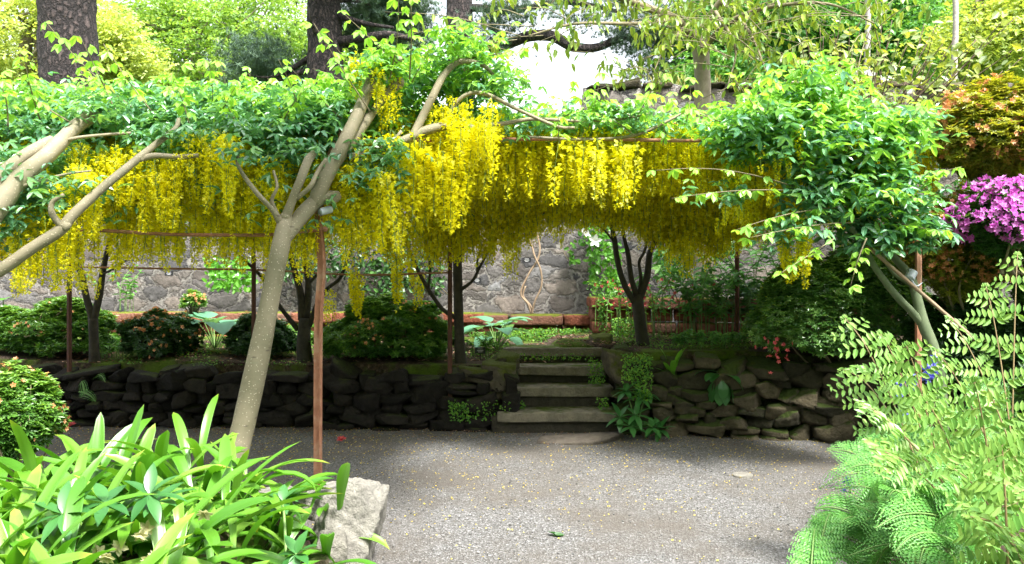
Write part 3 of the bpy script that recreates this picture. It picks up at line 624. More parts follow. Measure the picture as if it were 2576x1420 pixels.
lab_tree('E', 'stout dark laburnum with spreading limbs behind the pale leaning trunk', (X(768, 8.5), 8.5, .6), M['barkd'], [
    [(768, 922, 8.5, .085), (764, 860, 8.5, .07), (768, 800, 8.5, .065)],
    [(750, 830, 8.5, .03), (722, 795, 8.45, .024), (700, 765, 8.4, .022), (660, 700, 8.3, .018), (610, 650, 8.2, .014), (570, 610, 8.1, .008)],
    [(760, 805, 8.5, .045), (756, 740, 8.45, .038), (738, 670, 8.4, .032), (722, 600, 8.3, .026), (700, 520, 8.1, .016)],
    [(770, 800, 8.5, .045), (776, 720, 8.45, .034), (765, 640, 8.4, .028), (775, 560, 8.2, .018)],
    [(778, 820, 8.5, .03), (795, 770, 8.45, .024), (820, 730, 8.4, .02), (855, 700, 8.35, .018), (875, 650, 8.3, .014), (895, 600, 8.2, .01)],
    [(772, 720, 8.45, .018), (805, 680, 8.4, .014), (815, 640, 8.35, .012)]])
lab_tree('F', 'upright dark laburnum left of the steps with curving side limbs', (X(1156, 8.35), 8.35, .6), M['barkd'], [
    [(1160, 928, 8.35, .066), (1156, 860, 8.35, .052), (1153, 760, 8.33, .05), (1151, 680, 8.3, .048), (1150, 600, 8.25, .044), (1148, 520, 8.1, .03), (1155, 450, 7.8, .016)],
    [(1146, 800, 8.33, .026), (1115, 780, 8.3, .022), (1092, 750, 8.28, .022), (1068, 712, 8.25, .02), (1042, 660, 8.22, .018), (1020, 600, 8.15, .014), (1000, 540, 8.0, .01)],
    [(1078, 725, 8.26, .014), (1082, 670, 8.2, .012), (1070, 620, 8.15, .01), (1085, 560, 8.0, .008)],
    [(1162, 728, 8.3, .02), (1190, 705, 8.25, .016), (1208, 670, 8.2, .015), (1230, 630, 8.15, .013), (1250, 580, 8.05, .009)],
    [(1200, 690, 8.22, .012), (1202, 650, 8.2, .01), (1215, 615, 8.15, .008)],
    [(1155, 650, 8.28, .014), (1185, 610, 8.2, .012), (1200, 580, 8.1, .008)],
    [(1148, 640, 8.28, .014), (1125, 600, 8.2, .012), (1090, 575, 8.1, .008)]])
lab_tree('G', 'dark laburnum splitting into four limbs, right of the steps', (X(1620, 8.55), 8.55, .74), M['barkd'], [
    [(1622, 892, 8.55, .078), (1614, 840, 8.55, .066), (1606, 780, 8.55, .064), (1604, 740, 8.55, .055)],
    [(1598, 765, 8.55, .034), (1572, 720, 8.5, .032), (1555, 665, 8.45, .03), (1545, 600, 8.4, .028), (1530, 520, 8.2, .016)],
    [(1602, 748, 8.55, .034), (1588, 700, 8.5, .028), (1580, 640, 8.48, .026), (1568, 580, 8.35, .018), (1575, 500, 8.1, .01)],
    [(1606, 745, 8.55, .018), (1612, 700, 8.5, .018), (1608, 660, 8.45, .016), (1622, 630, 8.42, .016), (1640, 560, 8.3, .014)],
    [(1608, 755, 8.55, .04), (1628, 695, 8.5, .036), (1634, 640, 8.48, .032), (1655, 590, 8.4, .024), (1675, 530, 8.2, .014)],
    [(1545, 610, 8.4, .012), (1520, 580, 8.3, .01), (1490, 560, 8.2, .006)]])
# crown foliage and racemes over the tunnel surface
def owner(p):
    if p[1] < 6.75:
        return 'B' if p[0] < -2.45 else ('A' if p[0] < 1.3 else 'C')
    return 'D' if p[0] < -3.3 else ('E' if p[0] < -1.3 else ('F' if p[0] < .75 else 'G'))
LP = {k: [] for k in TREES}
def sprays(pts, per=5, spread=.07, size=(.055, .08), young=0.0, flat=.35, kind=TRI):
    pts = np.asarray(pts)
    for p in pts:
        LP[owner(p)].append(p)
def foliage(key, pts, per=5, spread=.075, size=(.06, .085), tint=(.35, .2), flat=.35, tm=TRI):
    pts = np.repeat(np.asarray(pts), per, 0); n = len(pts)
    if n == 0: return
    o = pts + rng.normal(size=(n, 3)) * spread * np.array([1, 1, .55]); a = rng.uniform(0, 6.28, n)
    xd = np.stack([np.cos(a), np.sin(a), rng.normal(-.1, .25, n)], 1)
    zd = np.array([0, -.25, 1.]) + rng.normal(size=(n, 3)) * flat
    tn = np.clip(rng.normal(tint[0], tint[1], n) + .15 * ns(o, 2.5), 0, 1)
    tp = ns(o, 1.7, 8) + (1.6 if key != 'C' else 1.0) * (o[:, 2] - (2.9 if key != 'C' else 2.55)) + rng.normal(size=n) * .5; yg = tp > .62; sz = rng.uniform(*size, n)  # higher leaves turn paler: sky light painted into the crown
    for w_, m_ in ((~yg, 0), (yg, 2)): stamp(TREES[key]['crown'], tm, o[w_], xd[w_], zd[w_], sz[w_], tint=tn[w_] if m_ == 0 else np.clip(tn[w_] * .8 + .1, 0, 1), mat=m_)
def byowner(pts):
    d = {}
    for p in pts: d.setdefault(owner(p), []).append(p)
    return d
def shell_pts(n, u0, u1, v0, v1, o0, o1):
    u = rng.uniform(u0, u1, n); v = rng.uniform(v0, v1, n); p = shell(u, v, 0); q = shell(u, v, 1.0)
    return p + (q - p) * rng.uniform(o0, o1, (n, 1))
# leaf roof
pts = np.vstack([shell_pts(2100, .2, 2.05, .04, .5, .0, .22), shell_pts(1000, 0.2, 2.05, .45, .95, .02, .22),
                 shell_pts(360, 2.75, 3.6, .26, .55, .0, .16), shell_pts(440, 2.05, 2.75, .26, .55, -.08, .05), shell_pts(900, 2.0, 3.6, .5, .93, -.02, .12)])
# thin the front skirt so that the flowers beneath show
keep = []
for p in pts:
    py = HY - (p[2] - EYE) / p[1] * FPX; px = CX + p[0] / p[1] * FPX
    if p[1] < 6.3 and px < 1000 and py > 400: 
        if rng.uniform() > .12: continue
    if p[1] < 6.3 and px < 1000 and 330 < py <= 400 and rng.uniform() > .45: continue
    if p[1] < 6.6 and 1000 < px < 1850 and py > 330: continue
    keep.append(p)
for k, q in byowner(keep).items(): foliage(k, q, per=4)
def blob(px, py, d, rx, ry, rd, n, shellb=.4):
    a = nrm(rng.normal(size=(n, 3))) * (rng.uniform(shellb, 1, (n, 1)))
    c = P(px, py, d); return c + a * np.array([rx * d / FPX, rd, ry * d / FPX])
BL = [('A', 1010, 200, 6.3, 140, 70, .45, 150), ('A', 1170, 190, 6.35, 120, 60, .4, 130), ('A', 900, 310, 6.15, 90, 60, .3, 50), ('A', 830, 295, 6.1, 170, 45, .4, 100),
      ('A', 1260, 215, 6.1, 60, 35, .3, 40), ('A', 950, 420, 5.7, 75, 90, .2, 60), ('A', 760, 380, 5.7, 120, 30, .25, 36), ('A', 1500, 300, 6.3, 260, 20, .35, 90), ('A', 1150, 110, 6.0, 80, 35, .3, 30),
      ('B', 120, 310, 6.0, 200, 45, .5, 120), ('B', 380, 305, 6.1, 230, 40, .5, 140), ('B', 30, 520, 5.0, 60, 110, .25, 50), ('B', 80, 400, 5.3, 110, 40, .3, 50), ('B', 250, 270, 5.35, 60, 26, .12, 26), ('A', 950, 165, 5.8, 50, 26, .12, 22), ('A', 600, 385, 5.25, 40, 20, .1, 8), ('B', 430, 350, 5.5, 110, 36, .2, 44), ('B', 640, 340, 5.8, 120, 40, .4, 70), ('B', 160, 480, 5.1, 120, 50, .2, 34),
      ('C', 2050, 340, 6.1, 260, 95, .5, 309), ('C', 2180, 470, 6.05, 165, 105, .4, 180), ('C', 2040, 230, 6.2, 160, 65, .5, 93), ('C', 1900, 310, 6.2, 120, 60, .4, 79), ('C', 2260, 330, 6.1, 90, 60, .3, 57),
      ('C', 2230, 590, 6.0, 110, 40, .3, 57), ('C', 2040, 490, 5.95, 90, 80, .25, 36), ('C', 1980, 580, 5.9, 50, 40, .2, 12), ('C', 1800, 480, 6.0, 90, 60, .2, 8), ('C', 2330, 560, 5.9, 60, 50, .2, 11)]
for key, px, py, d, rx, ry, rd, n in BL:
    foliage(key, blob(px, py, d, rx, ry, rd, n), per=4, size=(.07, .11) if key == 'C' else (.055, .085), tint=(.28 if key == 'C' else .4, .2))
# long shoots with alternate leaves, standing out of the roof
def whip(key, p0, p1, n=8, r=.006):
    p0 = np.array(p0); p1 = np.array(p1); L = np.linalg.norm(p1 - p0); side = rng.normal(size=3) * .04 * L
    pts = [p0 + (p1 - p0) * t + side * math.sin(t * 3.1) for t in np.linspace(0, 1, 5)]
    tube(TREES[key]['crown'], [(*q, r * (1 - .7 * i / 4)) for i, q in enumerate(pts)], sides=5, sub=3, mat=1)
    c = catmull(pts, 6); o = c[np.linspace(6, len(c) - 1, n).astype(int)]; a = np.arange(n) * 2.4 + rng.uniform(0, 6)
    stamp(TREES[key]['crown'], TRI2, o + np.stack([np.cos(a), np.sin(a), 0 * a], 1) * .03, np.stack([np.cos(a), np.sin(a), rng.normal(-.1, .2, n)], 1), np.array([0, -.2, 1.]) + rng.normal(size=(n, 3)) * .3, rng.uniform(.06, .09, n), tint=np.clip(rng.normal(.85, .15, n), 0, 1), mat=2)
WH = [('B', 330, 270, 5.7, 120, 60, 5.4), ('B', 300, 300, 5.5, 200, 90, 5.3), ('B', 100, 300, 5.4, 60, 130, 5.2), ('B', 380, 280, 5.6, 260, 110, 5.5), ('B', 180, 310, 5.4, 10, 180, 5.3), ('B', 20, 320, 5.2, -10, 190, 5.1),
      ('A', 980, 200, 5.8, 1000, -20, 5.6), ('A', 1030, 200, 5.8, 1030, -30, 5.6), ('A', 760, 330, 5.8, 700, 150, 5.5), ('A', 860, 300, 5.8, 730, 170, 5.6), ('A', 1150, 150, 6.0, 1330, 120, 5.9), ('A', 930, 280, 5.7, 790, 60, 5.5),
      ('A', 1000, 160, 5.8, 860, 30, 5.6), ('B', 540, 310, 5.8, 600, 205, 5.6), ('B', 480, 330, 5.6, 440, 210, 5.5), ('A', 620, 340, 5.7, 560, 230, 5.5), ('A', 700, 330, 5.7, 770, 220, 5.6), ('A', 1400, 300, 6.2, 1530, 250, 6.1), ('A', 1600, 300, 6.2, 1480, 225, 6.0), ('A', 1500, 300, 6.2, 1640, 230, 6.0),
      ('C', 2050, 350, 6.0, 1990, 130, 5.8), ('C', 1880, 330, 6.1, 1680, 250, 5.9), ('C', 2150, 330, 6.0, 2030, 160, 5.8), ('C', 2200, 380, 6.0, 2330, 250, 5.8), ('C', 2130, 520, 5.9, 1850, 580, 5.6), ('C', 2150, 560, 5.9, 1880, 600, 5.6), ('C', 2000, 470, 5.9, 1650, 430, 5.6), ('C', 2010, 480, 5.9, 1690, 500, 5.6),
      ('C', 2250, 450, 5.9, 2420, 420, 5.7), ('C', 2250, 560, 5.9, 2390, 580, 5.7), ('C', 2020, 420, 5.9, 2060, 260, 5.7), ('C', 2100, 600, 5.8, 1960, 690, 5.6), ('C', 2180, 600, 5.8, 2140, 720, 5.7), ('C', 2200, 480, 5.9, 2300, 500, 5.6), ('C', 1950, 330, 6.0, 1840, 190, 5.8)]
for w in WH: whip(w[0], P(*w[1:4]), P(*w[4:7]), n=rng.integers(7, 11))
for i in range(46):   # short shoots everywhere along the roof
    px = rng.uniform(-40, 2300); d = rng.uniform(5.7, 6.6); py = float(np.interp(px, [0, 400, 800, 1000, 1200, 1400, 1650, 1900, 2050, 2300], [250, 240, 230, 130, 130, 290, 280, 230, 190, 300])) + rng.uniform(-5, 50)
    p = P(px, py + 40, d); whip(owner(p), p, p + np.array([rng.normal(0, .16), rng.normal(-.1, .1), rng.uniform(.15, .42)]), n=6, r=.004)
# racemes: (point, length)
RC = []
def rac_shell(n, u0, u1, v0, v1, lmin, lmax):
    p = shell_pts(n, u0, u1, v0, v1, -.06, .05)
    lo = ns(np.column_stack([p[:, 0], p[:, 0] * .3, 0 * p[:, 1]]), 1.9, 2) * .22 + rng.normal(size=n) * .06
    for q, z_ in zip(p, lo):
        l = rng.uniform(lmin, lmax)
        zm = np.interp(CX + q[0] / q[1] * FPX, [150, 600, 1000, 1200, 1300, 1400, 1550, 1650, 1800, 1900], [1.58, 1.62, 1.64, 1.7, 1.75, 1.93, 1.98, 1.82, 1.7, 1.85])
        if q[2] - l < zm + z_ * .7 and q[1] > 6.6: l = q[2] - zm - z_ * .7      # shorter chains where the roof comes down
        if l > .17: RC.append((q, min(l, .6)))
rac_shell(480, .3, 2.05, .05, .35, .3, .48)
rac_shell(1200, .2, 2.1, .3, .93, .3, .5)
rac_shell(2300, 1.9, 3.15, .32, .93, .35, .6)
rac_shell(50, 3.1, 3.3, .3, .9, .3, .45)
# foreground racemes placed where they hang in the photograph
for px0, px1, y0, y1, d0, d1, n, l0, l1 in ((640, 900, 240, 300, 5.9, 6.2, 14, .15, .25), (1880, 2200, 300, 460, 5.8, 6.0, 14, .15, .28),
    (850, 1010, 380, 470, 5.5, 5.8, 24, .35, .6), (900, 1000, 330, 420, 5.6, 5.9, 10, .3, .5), (960, 1180, 330, 400, 5.6, 6.0, 30, .4, .62), (1040, 1265, 235, 330, 5.8, 6.1, 26, .2, .34),
    (880, 1010, 120, 230, 5.7, 5.9, 12, .2, .35), (1100, 1270, 240, 330, 5.6, 5.9, 18, .3, .45), (1250, 1850, 300, 360, 6.4, 6.8, 60, .3, .5), (1400, 1480, 330, 360, 6.0, 6.2, 8, .35, .5), (1500, 1620, 330, 370, 6.0, 6.2, 10, .4, .5),
    (430, 600, 310, 380, 5.3, 5.7, 34, .3, .5), (240, 450, 360, 440, 5.3, 5.7, 40, .3, .45), (60, 240, 400, 500, 5.0, 5.4, 36, .25, .45), (20, 200, 500, 600, 4.9, 5.5, 30, .25, .4), (560, 720, 370, 470, 5.5, 5.9, 36, .3, .5),
    (720, 860, 370, 480, 5.6, 5.9, 24, .25, .4), (150, 330, 350, 400, 5.3, 5.6, 16, .25, .4), (1790, 1900, 400, 480, 6.0, 6.3, 16, .3, .45), (1965, 2035, 530, 590, 5.9, 6.1, 14, .3, .42), (2100, 2290, 400, 520, 6.0, 6.3, 14, .2, .35), (2050, 2200, 330, 420, 6.2, 6.4, 8, .2, .3)):
    for i in range(n): RC.append((P(rng.uniform(px0, px1), rng.uniform(y0, y1), rng.uniform(d0, d1)), rng.uniform(l0, l1)))
# a few low ones at the back of the tunnel
for px, py, l in ((680, 610, .5), (890, 680, .45), (905, 690, .4), (825, 745, .3), (1000, 640, .5), (1035, 640, .42), (1060, 690, .3), (1280, 590, .4), (1300, 585, .35), (1240, 570, .35), (1740, 600, .4), (1720, 585, .4), (60, 640, .4), (230, 660, .3), (1680, 600, .3), (1410, 560, .25)):
    for j in range(3): RC.append((P(px + rng.normal(0, 7), py + rng.normal(0, 10), 8.0 + rng.uniform(-.3, .3)), l * rng.uniform(.8, 1.1)))
for p, l in RC:
    TREES[owner(p)]['rac'].append((p, l))
for key, t in TREES.items():
    obj('crown', t['crown'], [M['lab'], M['twig'], M['labyoung_lit']], t['root'])
    rc = sorted(t['rac'], key=lambda a: a[0][1] + .25 * rng.uniform())
    for i, (p, l) in enumerate(rc[:95]):
        o = bpy.data.objects.new('raceme', RACME[int(rng.integers(0, 6))]); COL.objects.link(o); o.parent = t['root']
        o.matrix_parent_inverse = t['root'].matrix_basis.inverted()
        o.location = [float(a) for a in p]; o.rotation_euler = (rng.normal() * .06, rng.normal() * .06, rng.uniform(0, 6.28)); s = float(l)
        wd = rng.uniform(.9, 1.15) * (.42 / max(l, .3)) ** .5; o.scale = (s * wd, s * wd, s)
    rest = rc[95:]
    if rest:
        b = Buf(); pa = np.array([a for a, _ in rest]); la = np.array([a for _, a in rest])
        for k in range(3):
            q = pa[k::3]; m_ = len(q); a = rng.uniform(0, 6.28, m_)
            if m_: stamp(b, RACLO[k], q, np.stack([np.cos(a), np.sin(a), 0 * a], 1), np.array([0, 0, 1.]) + rng.normal(size=(m_, 3)) * .05, la[k::3], tint=np.clip(rng.normal(.45, .12, m_), 0, 1))
        obj('hanging_blossom', b, [M['petal'], M['rstem']], t['root'], kind='stuff')
# ties and cane
b = Buf(); tube(b, [(*P(805, 534, 5.5), .026), (*P(832, 527, 5.56), .026)], sides=14, cap=False); tube(b, [(*P(805, 534, 5.5), .021), (*P(832, 527, 5.56), .021)], sides=14)
o = obj('tree_tie', b, M['tie'], label='grey rubber tie where the thick branch meets the nearest post', category='tree tie')
b = Buf(); tube(b, [(*P(2287, 702, 6.04), .036), (*P(2296, 684, 6.06), .037)], sides=14); tube(b, [(*P(2290, 700, 6.03), .006), (*P(2305, 720, 6.02), .005), (*P(2320, 712, 6.1), .004)], sides=5)
obj('tree_tie', b, M['tie'], label='pale tie strapping the slim green stem to the right post', category='tree tie')
b = Buf(); cp = [P(2180, 618, 5.98) + (P(2454, 856, 5.85) - P(2180, 618, 5.98)) * t for t in np.linspace(0, 1, 14)]
tube(b, [(*q, .0125 if i % 2 else .014) for i, q in enumerate(cp)], sides=8, sub=2)
obj('bamboo_cane', b, M['cane'], label='thin bamboo cane slanting across the right hand post', category='cane')
# ------------------------------------------------------------ shrubs
def bush(name, label, px, py, d, rx, ry, rd, n, mats, size=.05, fl=0, flsize=.035, tint=(.4, .22), zmin=None, cat='shrub', lumps=9, flup=0.0, group=None, cover=(.72, 1.0), full=False):
    c = P(px, py, d); rad = np.array([rx * d / FPX, rd, ry * d / FPX]); zb = zmin if zmin is not None else c[2] - rad[2]
    r = thing(name, label, cat, (c[0], c[1], zb), group)
    g = rng
    lc = nrm(g.normal(size=(lumps * 3, 3))); lc[:, 2] = np.abs(lc[:, 2]) * 1.0 - .25
    lr = g.uniform(.25, .5, len(lc))
    dd = nrm(g.normal(size=(n, 3))); 
    if not full: dd[:, 2] = np.where(dd[:, 2] < -.35, -dd[:, 2], dd[:, 2])
    f = .68 + .17 * ns(dd * 1.0 + px, 2.6)
    bumpv = np.zeros(n)
    for a, q in zip(nrm(lc), lr): bumpv = np.maximum(bumpv, np.clip(1 - np.arccos(np.clip(dd @ a, -1, 1)) / q, 0, 1) ** .5)
    rr = (f + .28 * bumpv) * (cover[0] + (cover[1] - cover[0]) * g.uniform(size=n) ** .45)
    o = c + dd * rr[:, None] * rad; o[:, 2] = np.maximum(o[:, 2], zb + g.uniform(0, .05, n))
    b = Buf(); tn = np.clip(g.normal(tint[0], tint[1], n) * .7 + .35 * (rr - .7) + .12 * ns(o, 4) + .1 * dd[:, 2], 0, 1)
    a = g.uniform(0, 6.28, n); xd = np.stack([np.cos(a), np.sin(a), 0 * a], 1)
    stamp(b, ROS, o, xd, dd * .7 + np.array([0, 0, .8]) + g.normal(size=(n, 3)) * .3, size * g.uniform(.75, 1.2, n), tint=tn)
    obj('foliage', b, mats[0], r)
    b = Buf(); base = np.array([c[0], c[1], zb])
    for i in range(14):
        e = c + nrm(g.normal(size=3) * np.array([1, 1, .6]) + np.array([0, 0, .5])) * rad * .8; e[2] = max(e[2], zb + .05)
        m_ = (base + e) / 2 + g.normal(size=3) * .08 * rad
        tube(b, [(*(base + g.normal(size=3) * np.array([.04, .04, 0])), .014), (*m_, .009), (*e, .003)], sides=5, sub=4)
    obj('stems', b, M['twig'], r)
    if fl:
        hc = None
        w = (rr > np.quantile(rr, .45)) & (dd[:, 2] > flup - .5) & ((dd[:, 1] < .5))
        idx = np.where(w)[0]
        cl = ns(o[idx], 5.0, 3); idx = idx[np.argsort(-cl + g.normal(size=len(idx)) * .35)][:fl]
        q = o[idx] + dd[idx] * size * .6; m_ = len(q); b = Buf()
        if m_ <= 60:
            b.add(*fl5v, tint=.5); me = b.mesh('flower', [mats[1]])
            for k_ in range(m_):
                f_ = bpy.data.objects.new('flower', me); COL.objects.link(f_); f_.parent = r; f_.matrix_parent_inverse = r.matrix_basis.inverted(); f_.location = [float(w_) for w_ in q[k_]]
                f_.rotation_euler = Vector([float(w_) for w_ in dd[idx[k_]] + g.normal(size=3) * .3 + (0, -.4, .3)]).to_track_quat('Z', 'Y').to_euler(); f_.scale = [float(flsize * g.uniform(.7, 1.2))] * 3
            return r
        stamp(b, FL5, q, g.normal(size=(m_, 3)), dd[idx] + g.normal(size=(m_, 3)) * .5 + np.array([0, -.4, .3]), flsize * g.uniform(.7, 1.2, m_), tint=g.uniform(0, 1, m_))
        obj('flowers', b, mats[1], r)
    return r
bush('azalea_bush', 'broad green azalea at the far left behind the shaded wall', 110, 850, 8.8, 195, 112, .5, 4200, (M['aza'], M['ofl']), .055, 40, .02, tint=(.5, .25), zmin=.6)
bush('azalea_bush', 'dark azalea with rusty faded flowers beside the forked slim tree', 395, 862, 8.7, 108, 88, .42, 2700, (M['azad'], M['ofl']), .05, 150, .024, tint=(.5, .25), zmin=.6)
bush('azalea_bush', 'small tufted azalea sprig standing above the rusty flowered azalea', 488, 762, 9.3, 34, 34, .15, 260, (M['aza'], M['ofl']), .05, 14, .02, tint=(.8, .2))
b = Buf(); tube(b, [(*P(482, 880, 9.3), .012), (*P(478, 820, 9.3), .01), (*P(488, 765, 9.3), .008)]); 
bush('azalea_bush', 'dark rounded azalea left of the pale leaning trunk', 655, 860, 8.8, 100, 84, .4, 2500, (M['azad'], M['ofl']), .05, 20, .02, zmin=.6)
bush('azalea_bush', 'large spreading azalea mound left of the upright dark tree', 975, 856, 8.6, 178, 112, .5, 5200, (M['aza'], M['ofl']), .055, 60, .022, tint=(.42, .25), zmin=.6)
bush('azalea_bush', 'big glossy azalea spilling over the right hand stone wall', 2115, 820, 7.75, 262, 200, .62, 10500, (M['azag_lit'], M['pinkf']), .05, 0, .03, tint=(.48, .25), zmin=.5, lumps=14)
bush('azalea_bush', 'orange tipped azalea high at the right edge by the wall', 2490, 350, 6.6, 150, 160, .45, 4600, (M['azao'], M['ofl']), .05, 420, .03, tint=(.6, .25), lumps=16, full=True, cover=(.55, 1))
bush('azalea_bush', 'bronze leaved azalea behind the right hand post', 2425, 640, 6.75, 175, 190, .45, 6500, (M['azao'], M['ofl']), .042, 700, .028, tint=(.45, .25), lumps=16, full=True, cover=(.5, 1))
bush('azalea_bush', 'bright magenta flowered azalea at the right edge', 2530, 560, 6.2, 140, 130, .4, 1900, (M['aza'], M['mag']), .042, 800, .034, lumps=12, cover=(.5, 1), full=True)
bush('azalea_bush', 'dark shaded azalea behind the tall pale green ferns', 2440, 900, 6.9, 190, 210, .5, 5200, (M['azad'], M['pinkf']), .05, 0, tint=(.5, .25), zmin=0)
bush('azalea_bush', 'low loose azalea filling the gap right of the slim forked tree', 285, 880, 9.3, 60, 50, .3, 900, (M['aza'], M['ofl']), .05, 0, zmin=.62, full=True, cover=(.5, 1))
bush('azalea_bush', 'pale green azalea between the stout dark tree and the brick edge', 735, 850, 9.5, 80, 45, .3, 1300, (M['aza'], M['ofl']), .05, 0, tint=(.7, .2), zmin=.62, full=True, cover=(.5, 1))
bush('azalea_bush', 'tall dark azalea behind the magenta flowers, cut by the right edge', 2760, 700, 6.6, 240, 260, .7, 5200, (M['aza'], M['ofl']), .055, 0, zmin=0, full=True, lumps=16)
bush('azalea_bush', 'rounded azalea with orange buds at the left edge of the path', 40, 1055, 4.75, 112, 135, .3, 2600, (M['aza'], M['ofl']), .045, 80, .018, tint=(.7, .2), zmin=.1, lumps=9, full=True, cover=(.55, 1))
big = [o for o in bpy.data.objects if o.get('label', '').startswith('big glossy azalea')][0]
for q in blob(1945, 885, 7.2, 50, 60, .06, 22):
    b = Buf(); stamp(b, FL5, [q], [rng.normal(size=3)], [np.array([0, -1, .5]) + rng.normal(size=3) * .5], .024, tint=rng.uniform(0, 1, 1)); obj('flower', b, M['pinkf'], big)
# ------------------------------------------------------------ blade leaves
def blade(buf, base, d0, L, w, droop=1.2, roll=0.0, prof='strap', nseg=9, nw=6, pleat=.04, fold=.25, tint=.5, mat=0, stalk=0.0):
    d = nrm(np.array(d0, float)); p = np.array(base, float); side = np.cross(d, [0, 0, 1.]); side = nrm(side if np.linalg.norm(side) > .05 else np.array([1., 0, 0]))
    up = np.cross(side, d); side = side * math.cos(roll) + up * math.sin(roll); V = []; st = L / nseg; tips = []
    for i in range(nseg + 1):
        t = i / nseg
        if prof == 'strap': ww = w * min(1, .28 + 1.3 * t if t < .6 else 1) * (1 if t < .6 else math.sqrt(max(0, 1 - ((t - .6) / .4) ** 2)))
        elif prof == 'oval': ww = w * math.sin(math.pi * min(1, t * .96 + .03)) ** .7
        elif prof == 'heart': ww = w * (min(1, (t + .04) * 5) ** .6) * (1 - t) ** .55 * 1.15
        else: ww = w * math.sin(math.pi * t ** .8)
        up = nrm(np.cross(side, d))
        if up[2] < 0 and roll == 0: up = -up
        for j in range(nw + 1):
            a = j / nw * 2 - 1
            V.append(p + side * a * ww / 2 + up * (abs(a) * ww / 2 * fold + (pleat * w * (1 if j % 2 else -1) if 0 < j < nw else 0) * min(1, ww / w * 1.5))); tips.append(t)
        p = p + d * st
        ax = nrm(np.cross(d, [0, 0, -1.])) if abs(d[2]) < .995 else side; th = droop / nseg * (.4 + 1.2 * t)
        dn = d * math.cos(th) + np.cross(ax, d) * math.sin(th); d = nrm(dn)
    k = nw + 1
    buf.add(V, [(i * k + j, i * k + j + 1, (i + 1) * k + j + 1, (i + 1) * k + j) for i in range(nseg) for j in range(nw)], tint=tint, tip=np.array(tips), mat=mat, smooth=True)
def strap_clump(label, px, d, n, L=(.4, .6), w=(.045, .065), z=None, spread=.16, lean=(0, 0)):
    x = X(px, d); zz = float(fbz(np.array(x), np.array(d))) if z is None else z
    b = Buf()
    for i in range(n):
        az = rng.uniform(0, 6.28); el = rng.uniform(.15, 1.15) if rng.uniform() < .9 else rng.uniform(1.1, 1.45); base = (x + rng.normal() * spread, d + rng.normal() * spread, zz - .02)
        dv = np.array(dirv(az, el)) + np.array([lean[0], lean[1], 0]); tn = np.clip(rng.normal(.5, .25), 0, 1)
        kink = rng.uniform() < .12
        blade(b, base, dv, rng.uniform(*L), rng.uniform(*w), droop=rng.uniform(.6, 1.9) if not kink else 2.7, prof='strap', nseg=10, nw=8, pleat=.036, tint=tn, fold=rng.uniform(.1, .5), roll=rng.normal() * .25)
    return obj('strap_leaf_plant', b, M['strap'], label=label, category='plant', group='broad strap leaved plants in the foreground bed')
SC = [(40, 2.6, 'at the bottom left corner'), (260, 2.5, 'at the bottom edge, second from the left corner'), (470, 2.6, 'at the bottom edge below the pale hellebore flowers'), (610, 2.75, 'at the bottom edge left of the rocks'),
      (30, 3.3, 'under the orange budded azalea'), (190, 3.2, 'between the left edge and the hellebore'), (370, 3.15, 'right of the star leaved hellebore'), (560, 3.2, 'in the middle of the strap leaf bed'), (670, 3.4, 'hanging toward the pale boulder'),
      (250, 4.0, 'with upright blades against the dark wall, leftmost'), (430, 4.05, 'with fanned pale blades against the dark wall'), (520, 3.9, 'just left of the leaning trunk foot'), (620, 4.1, 'at the foot of the leaning trunk'), (655, 3.9, 'reaching toward the nearest rusty post'), (120, 4.0, 'behind the bed near the azalea')]
for px, d, w_ in SC:
    strap_clump('bright strap leaved plant ' + w_, px, d, 62 if d < 3.6 else 44, L=((.36, .62) if d < 3.6 else (.4, .62)) if px < 540 else (.26, .44), w=(.045, .072) if d > 2.9 else (.042, .064))
b = Buf()
for i, (x0, y0, d0, az, el, L_, dr, t_) in enumerate(((590, 1230, 4.1, 0.2, .55, .62, 1.0, .9), (480, 1230, 4.1, 2.2, 1.1, .62, 1.0, .5), (300, 1270, 3.9, 1.2, 1.35, .6, .3, .3), (240, 1280, 3.9, 1.9, 1.3, .58, .3, .3), (200, 1300, 3.9, 1.5, 1.25, .6, .3, .4))):
    blade(b, P(x0, y0, d0), dirv(az, el), L_ * .8, .055, droop=dr, tint=t_, nseg=12)
obj('strap_leaf_plant', b, M['strap'], label='strap leaved plant with the tallest blades, one reaching the rusty post', category='plant', group='broad strap leaved plants in the foreground bed')
def hellebore(label, base, tips, n=7, L=.14, w=.045, mat='hell', flowers=()):
    r = thing('hellebore_plant', label, 'plant', base); b = Buf(); s = Buf()
    for tp in tips:
        tp = np.array(tp); m_ = (np.array(base) + tp) / 2 + np.array([0, 0, .05]); tube(s, [(*base, .007), (*m_, .006), (*tp, .004)], sides=6)
        a0 = rng.uniform(0, 6.28); nn = nrm(np.array([0, -.7, 1]) + rng.normal(size=3) * .25)
        u = nrm(np.cross(nn, [1, .2, 0])); v = np.cross(nn, u)
        for i in range(n):
            a = a0 + i * 6.28 / n; dv = u * math.cos(a) + v * math.sin(a) + nn * .15
            blade(b, tp, dv, L * rng.uniform(.8, 1.1), w, droop=.5, prof='lance', nseg=6, nw=2, pleat=0, fold=.25, tint=rng.uniform(.2, .9), roll=0)
    obj('leaves', b, M[mat], r); obj('stalks', s, M['gstem'], r)
    for f in flowers:
        b = Buf(); stamp(b, FL5, [f], [rng.normal(size=3)], [(0, -1, -.2 + rng.normal() * .3)], .035, tint=np.array([.6])); stamp(b, FL5, [f], [rng.normal(size=3)], [(0, -1, -.3)], .028, tint=np.array([.2])); obj('flower', b, M['hellf'], r)
    return r
